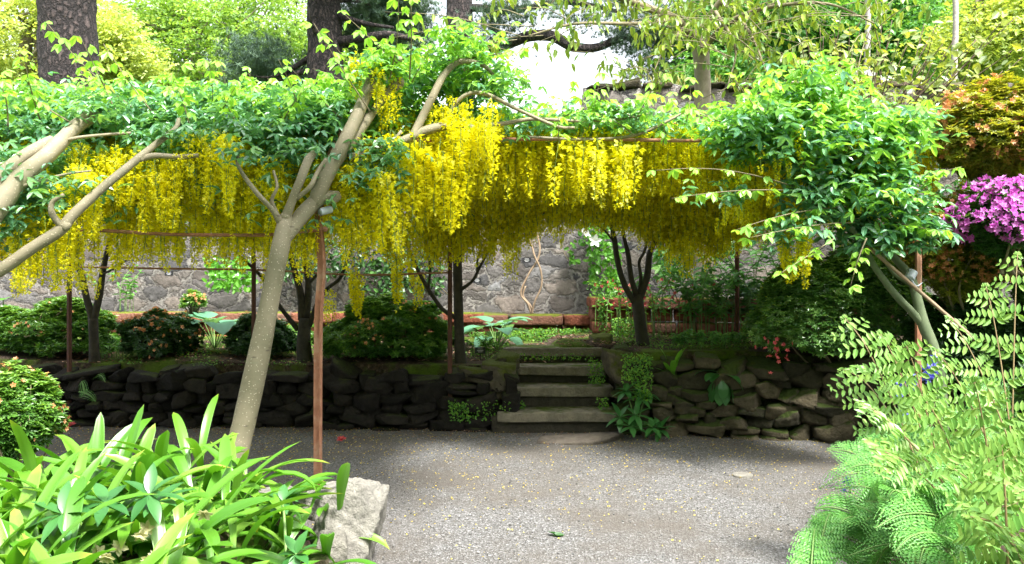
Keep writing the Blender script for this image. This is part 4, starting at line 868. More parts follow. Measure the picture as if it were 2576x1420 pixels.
hellebore('star leaved hellebore among strap leaves at the lower left', P(170, 1420, 2.9), [P(157, 1294, 2.75), P(265, 1265, 2.85)], flowers=[P(162, 1400, 2.7), P(175, 1382, 2.75), P(270, 1400, 2.7), P(248, 1390, 2.72)])
hellebore('hellebore with pale hanging flowers in the middle of the strap leaves', P(420, 1400, 3.0), [P(375, 1245, 2.9), P(395, 1262, 2.95)], flowers=[P(355, 1345, 2.85), P(372, 1330, 2.88), P(300, 1375, 2.8), P(395, 1400, 2.7), P(375, 1405, 2.7), P(515, 1290, 2.9)])
hellebore('small dark leaved hellebore beside the pale boulder', P(720, 1400, 3.4), [P(745, 1395, 3.1), P(710, 1260, 3.6)], L=.1, flowers=[])
hellebore('dark green hellebore growing at the right foot of the steps', P(1600, 1085, 7.6), [P(1575, 985, 7.6), P(1610, 1000, 7.6), P(1560, 1050, 7.55), P(1600, 1045, 7.5), P(1640, 1075, 7.5), P(1630, 990, 7.65), P(1590, 1075, 7.45), P(1660, 1080, 7.5)], L=.17, w=.06)
def leafplant(name, label, base, leaves, L, w, mat, prof='oval', stalk=True, droop=.9, cat='plant', nseg=8, nw=6, pleat=.02, fold=.15, group=None):
    b = Buf()
    for az, el, k in leaves:
        dv = np.array(dirv(az, el)); p0 = np.array(base, float)
        if stalk:
            e = p0 + dv * L * k * stalk; tube(b, [(*p0, .007), (*((p0 + e) / 2 + np.array([0, 0, .02])), .006), (*e, .004)], sides=5, mat=1); p0 = e; dv = np.array(dirv(az, el - .9))
        blade(b, p0, dv, L * k, w * k, droop=droop, prof=prof, nseg=nseg, nw=nw, pleat=pleat, fold=fold, tint=rng.uniform(.2, 1))
    o = obj(name, b, [M[mat], M['gstem']], label=label, category=cat)
    if group: o['group'] = group
    return o
def fan(n, el0, el1, k0=.7, k1=1.1, az0=0, az1=6.28): return [(az0 + (az1 - az0) * (i + rng.uniform(-.3, .3)) / n, rng.uniform(el0, el1), rng.uniform(k0, k1)) for i in range(n)]
leafplant('hosta_plant', 'big leaved blue green hosta at the top left of the steps', P(1250, 880, 9.2), fan(15, .6, 1.3, .8, 1.1), .27, .24, 'hosta', 'heart', 1.15, .9)
leafplant('hosta_plant', 'hosta with huge pale leaves between the two dark azaleas', P(540, 880, 9.1), fan(10, .8, 1.4, .9, 1.3), .28, .26, 'hosta', 'heart', 1.2, .8)
leafplant('tongue_fern', 'bright hart\'s tongue fern sprouting from the right hand wall', P(1692, 955, 7.72), fan(9, .7, 1.4, .7, 1.15, 2.6, 6.8), .32, .055, 'tongue', 'strap', 0, .6, 'fern', 9, 4)
leafplant('wall_plant', 'broad leaved green plant hanging on the right hand wall', P(1812, 955, 7.6), fan(10, -.5, 1.2, .7, 1.1, 3.1, 6.4), .2, .11, 'hell', 'oval', .35, 1.3)
leafplant('tongue_fern', 'little tongue fern rooted left of the bottom step', P(1228, 1040, 7.95), fan(7, .3, 1.3, .5, .9, 3, 6.4), .14, .03, 'tongue', 'strap', 0, .8, 'fern', 6, 2)
leafplant('hosta_plant', 'single large leaf at the left edge in front of the wall', P(10, 800, 9.0), [(4.2, 1.2, 1), (5.2, 1.0, .9)], .22, .2, 'tongue', 'heart', 1.3, .5)
# ------------------------------------------------------------ ferns
def frond(base, tip, sag, npin, plen, kind, face=(0, -.55, .85)):
    """pinnate frond between two points, its plane turned toward 'face'"""
    base = np.array(base, float); tip = np.array(tip, float); b = Buf(); L = np.linalg.norm(tip - base)
    mid = base + (tip - base) * .5 + np.array([0, 0, sag * L]); q3 = base + (tip - base) * .78 + np.array([0, 0, sag * L * .8])
    c = catmull([base, base * .7 + mid * .3 + (0, 0, sag * L * .2), mid, q3, tip], 10)
    tube(b, [(*p, .0045 * (1 - .8 * i / len(c)) + .001) for i, p in enumerate(c)], sides=5, sub=1, mat=1)
    tt = np.linspace(.22, .985, npin); idx = tt * (len(c) - 1); P0 = np.stack([np.interp(idx, np.arange(len(c)), c[:, k]) for k in range(3)], 1)
    Tg = nrm(np.gradient(c, axis=0)); Tt = np.stack([np.interp(idx, np.arange(len(c)), Tg[:, k]) for k in range(3)], 1)
    fc = nrm(np.array(face)); sd = nrm(np.cross(fc, Tt)); up = np.cross(Tt, sd); step = .026 if kind == 'royal' else .0125
    for i in range(npin):
        pr = math.sin(math.pi * min(1, .25 + .75 * tt[i]) ** 1.0) ** .7 if kind == 'lady' else (1.0 - .75 * (tt[i] - .22))
        pl = plen * max(.08, pr * (1.0 if tt[i] < .9 else (1 - tt[i]) * 9 + .1))
        for sg in (-1, 1):
            d = nrm(sd[i] * sg + Tt[i] * (.55 if kind == 'royal' else .38) + rng.normal(size=3) * .05 - np.array([0, 0, .1]))
            u = nrm(up[i] + rng.normal(size=3) * .07)
            m_ = int(max(3, pl / step))
            s = np.linspace(.12, 1, m_); pos = P0[i] + d * (s * pl)[:, None] - np.array([0, 0, 1.]) * ((s ** 2) * pl * (.1 if kind == 'lady' else .22))[:, None]
            per = nrm(np.cross(u, d))
            ql = (.19 * pl) * np.sin(np.pi * (.22 + .7 * s)) + .004
            if kind == 'royal': ql = (.06 * min(1, .4 + pl / .2)) * (1 - .45 * s ** 3)
            for sg2 in (-1, 1):
                stamp(b, LEAF if kind == 'royal' else LEAFN, pos, per * sg2 + d * .45 + rng.normal(size=(m_, 3)) * .05, np.tile(u, (m_, 1)) + rng.normal(size=(m_, 3)) * .12, np.stack([ql, ql * (1.05 if kind == 'royal' else 2.0), ql], 1), tint=np.clip(rng.normal(.5, .2, m_), 0, 1))
            v = np.array([P0[i], P0[i] + u * .002, pos[-1]]); b.add(v, [(0, 1, 2)], mat=1)
    return b
def fern(name, label, base, tips, kind, npin, plen, sag=.12, face=(0, -.6, .8), group=None):
    r = thing(name, label, 'fern', base, group); mats = [M[kind], M['fstem'] if kind == 'royal' else M['gstem']]
    for tp in tips:
        bs = np.array(base) + rng.normal(size=3) * np.array([.05, .05, 0]) * (1 if kind == 'royal' else 3)
        obj('frond', frond(bs, tp, sag * rng.uniform(.7, 1.3), npin, plen * rng.uniform(.85, 1.1), kind, np.array(face) + rng.normal(size=3) * (.2 if kind == 'royal' else .4)), mats, r)
gr = 'pale green royal ferns at the right edge'
fern('royal_fern', 'tall royal fern leaning left with its tips before the bare stem', P(2400, 1330, 3.9), [P(2125, 800, 4.2), P(2215, 840, 4.1), P(2120, 930, 4.3), P(2280, 870, 3.9)], 'royal', 7, .22, group=gr)
fern('royal_fern', 'royal fern at the right edge below the magenta azalea', P(2580, 1300, 4.2), [P(2385, 800, 4.5), P(2480, 720, 4.5), P(2560, 640, 4.5), P(2350, 880, 4.4)], 'royal', 7, .2, group=gr)
fern('royal_fern', 'royal fern in the middle of the right hand fern bank', P(2500, 1390, 3.3), [P(2160, 1010, 3.5), P(2330, 1010, 3.3), P(2450, 960, 3.2), P(2200, 1130, 3.3)], 'royal', 7, .2, group=gr)
fern('royal_fern', 'royal fern in the bottom right corner with the broadest leaflets', P(2640, 1500, 2.6), [P(2400, 1180, 2.7), P(2520, 1120, 2.6), P(2440, 1300, 2.4), P(2560, 1240, 2.3)], 'royal', 7, .19, group=gr)
gl = 'feathery lady ferns along the right edge of the path'
fern('lady_fern', 'feathery fern arching over the path edge nearest the wall', P(2330, 1250, 4.6), [P(2080, 1130, 4.7), P(2110, 1190, 4.5), P(2160, 1080, 4.9), P(2200, 1060, 5.0), P(2260, 1050, 5.0), P(2060, 1230, 4.4), P(2180, 1200, 4.3)], 'lady', 28, .115, group=gl)
fern('lady_fern', 'feathery fern spilling onto the gravel at the lower right', P(2270, 1380, 3.8), [P(2035, 1340, 3.8), P(2060, 1400, 3.6), P(2050, 1280, 4.0), P(2100, 1230, 4.0), P(2160, 1220, 4.1), P(2130, 1400, 3.5), P(2090, 1340, 3.6), P(2210, 1180, 4.0), P(2180, 1310, 3.6)], 'lady', 28, .115, group=gl)
fern('lady_fern', 'feathery fern with curved fronds at the bottom right', P(2420, 1390, 3.2), [P(2210, 1250, 3.3), P(2250, 1390, 2.9), P(2310, 1440, 2.8), P(2200, 1330, 3.1), P(2390, 1200, 3.2), P(2480, 1320, 2.8), P(2440, 1420, 2.7), P(2330, 1220, 3.2)], 'lady', 28, .115, sag=.12, group=gl)
fern('lady_fern', 'feathery fern in deep shade under the royal ferns', P(2450, 1200, 5.0), [P(2300, 1020, 5.1), P(2360, 960, 5.2), P(2430, 930, 5.2), P(2520, 950, 5.1), P(2560, 1040, 4.8), P(2280, 1130, 4.8), P(2480, 1080, 4.6), P(2400, 1110, 4.6)], 'lady', 28, .115, group=gl)
fern('lady_fern', 'small feathery fern lowest and leftmost beside the gravel', P(2140, 1470, 3.6), [P(2050, 1330, 3.6), P(2090, 1290, 3.7), P(2150, 1270, 3.7), P(2210, 1300, 3.6), P(2240, 1370, 3.4)], 'lady', 24, .11, sag=.12, group=gl)
fern('lady_fern', 'feathery fern in front of the bluebells by the wall end', P(2290, 1200, 5.2), [P(2180, 1100, 5.2), P(2230, 1060, 5.3), P(2290, 1040, 5.3), P(2350, 1060, 5.2), P(2390, 1120, 5.0), P(2150, 1150, 5.1)], 'lady', 26, .1, sag=.12, group=gl)
fern('lady_fern', 'feathery fern among the lowest royal fern stalks', P(2360, 1330, 3.7), [P(2260, 1180, 3.7), P(2320, 1150, 3.8), P(2400, 1170, 3.7), P(2440, 1250, 3.5), P(2230, 1260, 3.6), P(2280, 1320, 3.4)], 'lady', 26, .12, sag=.12, group=gl)
fern('lady_fern', 'single curled fern crozier frond arching over the low wall', P(2265, 1180, 5.6), [P(2155, 1050, 5.6)], 'lady', 34, .07, sag=.35)
fern('small_wall_fern', 'tiny fern on the shaded wall below the slim forked tree', P(225, 985, 8.0), [P(265, 962, 7.9), P(240, 1010, 7.85), P(205, 960, 7.9)], 'lady', 20, .05)
def bluebell(label, base, top, n=12):
    base = np.array(base); top = np.array(top); b = Buf(); tube(b, [(*base, .005), (*((base + top) / 2 + (.01, 0, 0)), .004), (*top, .003)], sides=5, mat=1)
    t = rng.uniform(.72, 1, n)[:, None]; o = base + (top - base) * t + rng.normal(size=(n, 3)) * .012; stamp(b, FL5, o, rng.normal(size=(n, 3)), np.array([0, -.4, -1.]) + rng.normal(size=(n, 3)) * .4, .022, tint=rng.uniform(0, 1, n))
    obj('bluebell', b, [M['blue'], M['gstem']], label=label, category='flower', group='bluebells among the ferns')
for a, c, d, w_ in ((2252, 985, 4.9, 'leftmost of the cluster among the royal fern tips'), (2290, 965, 4.9, 'second from the left in the royal fern tips'), (2330, 940, 5.0, 'beside the foot of the right post'), (2345, 920, 5.0, 'highest, against the right post'), (2270, 1040, 5.0, 'low, in front of the stone wall end')):
    bluebell('blue bellflower ' + w_, P(a + 10, c + 130, d), P(a, c - 25, d), 22)
bluebell('lone bluebell at the path edge between the feathery ferns', P(2140, 1290, 4.7), P(2131, 1200, 4.6), 16)
# ------------------------------------------------------------ rocks in the foreground
rockobj('boulder', 'large pale upright boulder at the end of the foreground bed', 'rock', P(866, 1366, 4.25), (.32, .34, .72), M['rock'], .3, 40, 10, .5, 21, tilt=.34, rough=.085)
rockobj('boulder', 'pale flat topped rock just behind the large boulder', 'rock', P(845, 1262, 4.55), (.3, .3, .18), M['rock'], -.4, 20, 14, .7, 23, tilt=.3, rough=.06)
rockobj('boulder', 'small cracked rock against the left side of the large boulder', 'rock', P(832, 1392, 4.05), (.18, .2, .24), M['rock'], .2, 18, 14, .2, 24, tilt=.35, rough=.08)
rockobj('boulder', 'brown rock under the strap leaves at the bottom of the bed', 'rock', P(770, 1425, 3.9), (.2, .2, .14), M['stoneR'], .2, 12, 7, .9, 25)
rockobj('boulder', 'flat pale rock behind the strap leaves near the rusty post', 'rock', P(700, 1248, 4.8), (.22, .16, .08), M['rock'], 0, 10, 6, .6, 26)
rockobj('boulder', 'small dark rock fragment at the foot of the boulder', 'rock', P(838, 1440, 3.95), (.1, .12, .1), M['stoneR'], .5, 10, 7, .6, 27)
b = Buf(); dc = np.array([(1868 - CX) / FPX * 6.25, 6.25, 0]); tube(b, [(*(dc + (0, 0, -.01)), .078), (*(dc + (0, 0, .012)), .078)], sides=28, sub=1, smooth=False); tube(b, [(*(dc + (0, 0, .011)), .07), (*(dc + (0, 0, .015)), .07)], sides=28, sub=1, smooth=False)
obj('drain_cover', b, M['rock'], label='pale round cover set flat in the gravel', category='cover')
# ------------------------------------------------------------ petals, litter and ground cover
def scatter(name, n, xr, yr, zf, tm, size, mat, cond=None, up=.25, **kw):
    x = rng.uniform(*xr, n); y = rng.uniform(*yr, n)
    if cond is not None: k = cond(x, y); x = x[k]; y = y[k]
    m_ = len(x); o = np.column_stack([x, y, zf(x, y)]); b = Buf()
    stamp(b, tm, o, np.column_stack([rng.normal(size=(m_, 2)), np.zeros(m_)]), np.array([0, 0, 1.]) + rng.normal(size=(m_, 3)) * up, rng.uniform(*size, m_), tint=rng.uniform(0, 1, m_)); return obj(name, b, mat, kind='stuff', **kw)
scatter('fallen_petals', 12000, (-5, 4.6), (4.2, 8.1), lambda x, y: x * 0 + .012, LEAFO, (.008, .017), M['fpetal'], lambda x, y: (rng.uniform(size=len(x)) < np.clip((y - 3.4) / 4.2, .1, 1) ** 1.6) & (ns(np.column_stack([x, y, 0 * x]), 1.6, 3) + rng.normal(size=len(x)) * .5 > -.2), label='tiny yellow petals strewn over the gravel', category='petals')
scatter('leaf_litter', 5200, (-5, 4.6), (6.9, 8.05), lambda x, y: x * 0 + .012, LEAF, (.012, .03), M['litter'], lambda x, y: rng.uniform(size=len(x)) < np.clip((y - 6.9) / 1.0, 0, 1) ** 2, label='brown leaf litter along the foot of the walls', category='litter')
scatter('bed_litter', 2600, (-5, 3), (8.3, 10.1), lambda x, y: bedz(x, y) + .01, LEAF, (.02, .05), M['litter'], label='dry leaves scattered over the raised bed', category='litter')
def covercond(x, y): return ((x < -.05) | (x > 1.05) | (y > 9.7)) & ((ns(np.column_stack([x, y, 0 * x]), 1.4, 5) > .15) | ((x > 1.0) & (ns(np.column_stack([x, y, 0 * x]), 2, 5) > -.5)))
scatter('ground_cover', 15000, (-4.5, 3.6), (8.05, 10.2), lambda x, y: bedz(x, y) + rng.uniform(.005, .05, len(x)), LEAFO, (.012, .028), M['cover'], covercond, .5, label='low bright green creeping ground cover on the raised bed', category='ground cover')
for a, c, d in ((858, 1100, 7.35), (178, 1070, 8.0)):
    b = Buf(); q = np.array([[X(a, d), d, .03]]); stamp(b, FL5, q, [(1, 0, 0)], [(0, -.4, 1)], .05, tint=np.array([.1])); stamp(b, FL5, q + .01, [(0, 1, .2)], [(.2, -.4, 1)], .04, tint=np.array([.4]))
    obj('fallen_flower', b, M['pinkf'], label='red fallen flower on the dark gravel ' + ('beyond the nearest rusty post' if a > 500 else 'near the left azalea'), category='flower')
b = Buf(); stamp(b, LEAFO, np.array([P(1392, 1352, 4.87), P(1402, 1353, 4.87)]) + (0, 0, .012), [(1, .2, .1), (-.5, .4, .2)], [(0, -.3, 1), (.3, 0, 1)], .07, tint=np.array([.4, .2])); obj('fallen_leaf', b, M['azad'], label='curled green leaf lying alone on the bright gravel', category='leaf')
# ------------------------------------------------------------ creepers, climbers and small bed plants
def creeper(name, label, boxes, size, mat, cat='creeper', tm=LEAFO, base=None, per=1, nz=(0, -1, .5), stems=0):
    b = Buf(); kw = {} if cat == 'climber' else {'kind': 'stuff'}
    for (p0, p1, y0, y1, d0, d1, n) in boxes:
        px = rng.uniform(p0, p1, n); py = rng.uniform(y0, y1, n); d = rng.uniform(d0, d1, n)
        o = np.column_stack([(px - CX) / FPX * d, d, EYE + (HY - py) / FPX * d]); k = ns(o, 3.5, 1) > -.45; o = o[k]; m_ = len(o)
        stamp(b, tm, o, rng.normal(size=(m_, 3)) + np.array([0, -.2, -.4]), np.array(nz) + rng.normal(size=(m_, 3)) * .4, rng.uniform(*size, m_), tint=rng.uniform(0, 1, m_))
        for i in range(stems):
            s0 = P(rng.uniform(p0, p1), y1, d1); s1 = P(rng.uniform(p0, p1), y0, d1); tube(b, [(*s0, .006), (*((s0 + s1) / 2 + rng.normal(size=3) * .05), .004), (*s1, .002)], sides=4, mat=1)
    return obj(name, b, [mat, M['twig']], label=label, category=cat, **kw)
creeper('ivy_patch', 'small leaved creeper hanging over the corner of the brick planter', [(1505, 1560, 740, 850, 9.65, 9.8, 900), (1540, 1620, 800, 850, 9.3, 9.7, 700), (1480, 1510, 700, 790, 10.2, 10.6, 200)], (.02, .035), M['cover'])
creeper('creeping_fig', 'dense low creeper clothing the block planter above the steps', [(1290, 1500, 828, 868, 9.9, 10.15, 2600), (1180, 1300, 835, 868, 9.9, 10.1, 700)], (.018, .03), M['cover'])
creeper('step_moss_fern', 'little green plants growing in the joints of the steps', [(1300, 1500, 890, 905, 8.3, 8.36, 130), (1480, 1520, 905, 965, 8.0, 8.3, 220), (1290, 1320, 1010, 1030, 7.9, 8.0, 60), (1500, 1530, 1000, 1030, 7.75, 7.95, 60)], (.015, .028), M['cover'])
creeper('wall_climber', 'leafy red flowered climber on the wall behind the pale trunk', [(520, 640, 650, 725, 10.4, 10.9, 240), (540, 600, 700, 730, 10.3, 10.6, 60)], (.06, .1), M['tongue'], 'climber', stems=3)
creeper('wall_climber', 'dense green climber on the wall behind the central trunks', [(880, 1130, 560, 740, 10.7, 10.95, 900), (700, 880, 570, 700, 10.7, 10.95, 500), (960, 1010, 640, 760, 10.6, 10.9, 160)], (.05, .09), M['azad'], 'climber', stems=4)
creeper('wall_climber', 'clematis climber on the wall left of the forked dark tree', [(1455, 1530, 540, 610, 10.5, 10.9, 130), (1480, 1510, 600, 720, 10.6, 10.85, 110), (1430, 1450, 610, 660, 10.8, 10.9, 22), (1520, 1560, 610, 760, 10.3, 10.8, 240)], (.06, .1), M['tongue'], 'climber', stems=3)
clm = [o for o in bpy.data.objects if o.get('label', '').startswith('clematis climber')][0]
for q in (P(1469, 588, 10.45), P(1497, 607, 10.45), P(1470, 555, 10.45)):
    b = Buf(); stamp(b, FL5, [q], [rng.normal(size=3)], [(0, -1, .1)], .1, tint=np.array([.8])); obj('flower', b, M['white'], clm)
creeper('wall_climber', 'leafy climber covering the wall right of the forked dark tree', [(1650, 1760, 560, 700, 9.9, 10.3, 500), (1790, 1850, 560, 640, 9.9, 10.2, 150)], (.06, .1), M['far3'], 'climber', stems=4)
# bare twisted vine
r = thing('bare_vine', 'bare tan twisted vine stems climbing the grey wall above the steps', 'vine', P(1338, 790, 10.75))
for rows in ([(1336, 792, 10.75), (1328, 765, 10.74), (1310, 738, 10.74), (1330, 690, 10.74), (1352, 655, 10.74), (1358, 625, 10.74), (1352, 590, 10.76), (1350, 540, 10.76)], [(1338, 792, 10.72), (1345, 760, 10.7), (1362, 720, 10.7), (1360, 680, 10.7), (1345, 645, 10.7), (1338, 620, 10.72), (1325, 590, 10.75), (1310, 550, 10.75)], [(1340, 790, 10.75), (1335, 770, 10.75), (1316, 745, 10.75), (1322, 720, 10.75)]):
    b = Buf(); pxtube(b, [(a, c, d, .013) for a, c, d in rows], sides=6, wob=.1); obj('stem', b, M['cane'], r)
def plabel(label, px, py, d, stake=False, w=.11, h=.065):
    r = thing('plant_label', label, 'label', P(px, py, d), 'black plant labels'); b = Buf(); c = P(px, py, d); box(b, c, (w, .006, h)); obj('plate', b, M['label'], r)
    b = Buf()
    for i, ww in enumerate((.6, .75, .5)): box(b, c + np.array([0, -.0045, h * (.25 - .25 * i)]), (w * ww * .8, .002, h * .07))
    obj('lettering', b, M['labeltext'], r)
    if stake: b = Buf(); tube(b, [(*(c + (0, .012, 0)), .006), (*(c + (0, .012, -.2)), .006)], sides=6); obj('stake', b, M['label'], r)
plabel('black plant label fixed to the wall beside the bare vine', 1325, 655, 10.66)
plabel('black plant label on the wall lower left of the bare vine', 1200, 706, 10.68)
plabel('black plant label on a stake below the hosta by the steps', 1208, 882, 8.6, True)
plabel('dark plant label on the wall at the left, behind the azaleas', 425, 688, 10.8)
# perennials right of the forked tree
def perennial(name, label, px, d, zb, n, H, mat, tm=LEAF, size=(.06, .1), spread=.25, arch=.3, cat='plant', leaves=9, flm=None):
    x0 = X(px, d); b = Buf()
    for i in range(n):
        x, y = x0 + rng.normal() * spread, d + rng.normal() * spread * .5; h = H * rng.uniform(.7, 1.15); az = rng.uniform(0, 6.28)
        e = np.array([x + math.cos(az) * arch * h, y + math.sin(az) * arch * h, zb + h]); m_ = np.array([x + math.cos(az) * arch * h * .2, y + math.sin(az) * arch * h * .2, zb + h * .65])
        c = catmull([(x, y, zb), m_, e], 8); tube(b, [(*q, .005) for q in c], sides=4, sub=1, mat=1)
        o = c[np.linspace(5, len(c) - 1, leaves).astype(int)]; a = az + np.where(np.arange(leaves) % 2, 1.3, -1.3) + rng.normal(size=leaves) * .4
        stamp(b, tm, o, np.stack([np.cos(a), np.sin(a), rng.normal(.1, .2, leaves)], 1), np.array([0, -.1, 1.]) + rng.normal(size=(leaves, 3)) * .25, rng.uniform(*size, leaves), tint=rng.uniform(0, 1, leaves))
    o = obj(name, b, [M[mat], M['gstem']], label=label, category=cat)
    if flm:
        f = Buf(); k = n * 3; q = np.column_stack([x0 + rng.normal(size=k) * spread, d + rng.normal(size=k) * spread * .5, zb + H * rng.uniform(.5, 1.05, k)]); stamp(f, FL5, q, rng.normal(size=(k, 3)), rng.normal(size=(k, 3)) + (0, -.5, 0), .028, tint=rng.uniform(0, 1, k)); obj('flowers', f, M[flm], o)
    return o
perennial('solomons_seal', 'arching solomon\'s seal stems behind the far right post', 1850, 9.3, .95, 16, .95, 'lady', LEAFO, (.08, .13), .3, .7, leaves=14)
perennial('bed_plant', 'tall leafy plant between the forked tree and the far right post', 1760, 9.0, .8, 26, .75, 'far3', TRI, (.08, .13), .35, .35)
perennial('bed_plant', 'broad dark leaved plant left of the big glossy azalea', 1880, 8.9, .8, 22, .7, 'hell', LEAFO, (.1, .15), .3, .4)
perennial('red_flower_shrub', 'thin stemmed shrub with small red flowers beside the forked tree', 1655, 9.1, .8, 16, .62, 'cover', LEAF, (.05, .08), .22, .3, 'shrub', 8, 'pinkf')
perennial('red_flower_shrub', 'leafy sprig with red flowers left of the forked tree', 1560, 9.5, .85, 9, .55, 'tongue', LEAF, (.06, .09), .15, .35, 'shrub', 8, 'pinkf')
perennial('bed_plant', 'leafy seedling clump before the brick planter, right of the hosta', 1235, 8.7, .62, 8, .22, 'cover', TRI, (.04, .06), .08, .4)
perennial('bed_plant', 'pale leafy plant against the wall between the left trees', 325, 10.7, .95, 7, .6, 'lady', LEAF, (.08, .12), .12, .3)
perennial('bed_plant', 'low leafy plants on the bed at the right wall top', 1760, 8.3, .76, 26, .16, 'far3', TRI, (.04, .07), .3, .4)
perennial('bed_plant', 'grassy tuft at the foot of the slim forked tree', 290, 8.6, .62, 16, .16, 'tongue', LEAFN, (.06, .1), .1, .6, leaves=3)
# ------------------------------------------------------------ trees in front of and beyond the wall
def crown_pts(px, py, d, rx, ry, rd, clumps, per, cs=.3):
    c = P(px, py, d); rad = np.array([rx * d / FPX, rd, ry * d / FPX]); cc = nrm(rng.normal(size=(clumps, 3))) * (rng.uniform(.25, 1, (clumps, 1)) ** .5) * rad + c
    o = np.repeat(cc, per, 0) + rng.normal(size=(clumps * per, 3)) * cs * np.array([1, 1, .55]); return o, cc
def bgtree(name, label, trunk, crowns, mat, bark, leaf, cs=.45, tm=SPRIG, group=None, tint=(.5, .25), limbs=14, sides=10):
    r = thing(name, label, 'tree', (X(trunk[0][0], trunk[0][2]), trunk[0][2], 0), group); b = Buf(); rows = [list(P(*t[:3])) + [t[3]] for t in trunk]
    rows[0][2] = 0 if trunk[0][2] > 11 else rows[0][2]; tube(b, rows, sides=sides * 2, sub=10, wob=.06); obj('trunk', b, bark, r)
    cb = Buf(); lb = Buf(); top = np.array(rows[-1][:3])
    for (px, py, d, rx, ry, rd, cl, per) in crowns:
        o, cc = crown_pts(px, py, d, rx, ry, rd, cl, per, cs); n = len(o); a = rng.uniform(0, 6.28, n)
        hz = (o[:, 2] - o[:, 2].min()) / max(.1, np.ptp(o[:, 2]))
        stamp(cb, tm, o, np.stack([np.cos(a), np.sin(a), rng.normal(0, .3, n)], 1), np.array([0, -.2, 1.]) + rng.normal(size=(n, 3)) * .4, leaf * rng.uniform(.7, 1.2, n), tint=np.clip(rng.normal(*tint, n) + .15 * ns(o, 1.2), 0, 1))
        for e in cc[:limbs]:
            k = rng.integers(len(rows) // 2, len(rows)); s = np.array(rows[k][:3]); m_ = (s + e) / 2 + rng.normal(size=3) * .25 + (0, 0, -.1)
            tube(lb, [(*s, min(.09, rows[k][3] * .5)), (*m_, .035), (*e, .012)], sides=5, sub=5)
    obj('crown', cb, mat, r)
    if lb.k: obj('limbs', lb, bark, r)
    return r
gp = 'dark barked pines beyond the wall'
bgtree('pine_tree', 'thickest dark barked pine trunk standing at the left', [(178, 500, 12.6, .46), (177, 300, 12.6, .415), (172, 120, 12.6, .41), (168, 0, 12.6, .41), (165, -300, 12.6, .4), (165, -900, 12.6, .3)], [(165, -560, 12.6, 300, 120, 1.8, 18, 40)], M['needle'], M['pine'], .2, tm=NEED, group=gp)
bgtree('pine_tree', 'middle pine whose dark branches spread on both sides of it', [(822, 500, 17, .36), (820, 240, 17, .36), (818, 120, 17, .355), (815, 0, 17, .35), (812, -400, 17, .3)], [(965, 70, 18.5, 100, 70, 1.2, 44, 70), (690, 185, 18.5, 105, 62, 1.4, 36, 60), (1010, 30, 18.5, 60, 50, 1, 16, 60), (840, -90, 17, 200, 50, 2, 24, 60)], M['needle'], M['pine'], .17, .3, NEED, gp, limbs=2)
bgtree('pine_tree', 'rightmost pine with a snaking bare branch against the white sky', [(1162, 500, 20, .36), (1160, 240, 20, .34), (1157, 100, 20, .33), (1155, 0, 20, .32), (1150, -400, 20, .28)], [(1640, 90, 19, 90, 60, 1.2, 22, 60), (1400, 15, 19, 260, 30, 1.5, 24, 50), (1260, 90, 19.5, 60, 60, .8, 8, 40), (1640, 190, 19, 70, 60, 1, 14, 40)], M['needle'], M['pine'], .16, .28, NEED, gp, limbs=0)
pr = [o for o in bpy.data.objects if o.get('label', '').startswith('rightmost pine')][0]
for rows in ([(1190, 120, 19.9, .14), (1260, 118, 19.6, .13), (1330, 92, 19.3, .13), (1390, 92, 19, .13), (1440, 118, 19, .12), (1500, 120, 19, .1), (1560, 98, 19, .08), (1640, 80, 19, .05)], [(1190, 20, 19.9, .1), (1300, 25, 19.5, .09), (1420, 5, 19.3, .07), (1560, 30, 19, .04)]):
    b = Buf(); pxtube(b, rows, sides=10, wob=.1); obj('branch', b, M['pine'], pr)
pm = [o for o in bpy.data.objects if o.get('label', '').startswith('middle pine')][0]
for rows in ([(850, 105, 16.9, .1), (920, 95, 16.7, .09), (980, 88, 16.5, .08), (1040, 100, 16.4, .04)], [(800, 175, 16.9, .07), (730, 190, 17.2, .05), (640, 230, 17.4, .03)], [(850, 40, 16.9, .08), (920, 60, 16.7, .05), (990, 70, 16.6, .03)]):
    b = Buf(); pxtube(b, rows, sides=8, wob=.1); obj('branch', b, M['pine'], pm)
gb = 'leafy trees beyond the wall'
bgtree('maple_tree', 'yellow green tree behind the thickest pine trunk', [(60, 500, 19, .2), (60, 200, 19, .16), (80, 60, 19, .1)], [(50, 110, 19, 120, 120, 2, 44, 50), (290, 150, 18.5, 72, 92, 1.2, 38, 50), (230, 40, 19, 80, 60, 1.2, 14, 40)], M['far2'], M['grey'], .11, .3, group=gb)
bgtree('broadleaf_tree', 'mid green tree between the two left pine trunks', [(520, 500, 25, .22), (500, 240, 25, .18), (480, 60, 25, .12)], [(480, 120, 25, 190, 140, 3, 84, 44), (680, 60, 26, 130, 110, 2.5, 44, 44), (380, 30, 25, 110, 70, 2, 24, 44)], M['far1'], M['grey'], .13, .42, group=gb)
bgtree('broadleaf_tree', 'pale green tree glimpsed behind the middle pine', [(900, 500, 30, .25), (900, 150, 30, .15)], [(780, 160, 30, 240, 80, 3, 60, 36), (980, 170, 30, 80, 90, 3, 26, 40)], M['far1'], M['grey'], .15, .5, group=gb)
bgtree('broadleaf_tree', 'deep green tree filling behind the drooping olive leaves', [(1900, 500, 19, .16), (1900, 150, 19, .12), (1910, -50, 19, .08)], [(1930, 70, 19, 220, 120, 2, 120, 60), (2150, 100, 20, 160, 130, 2, 90, 60), (1800, 190, 18, 80, 60, 1.2, 24, 50)], M['far3'], M['grey'], .13, .36, group=gb)
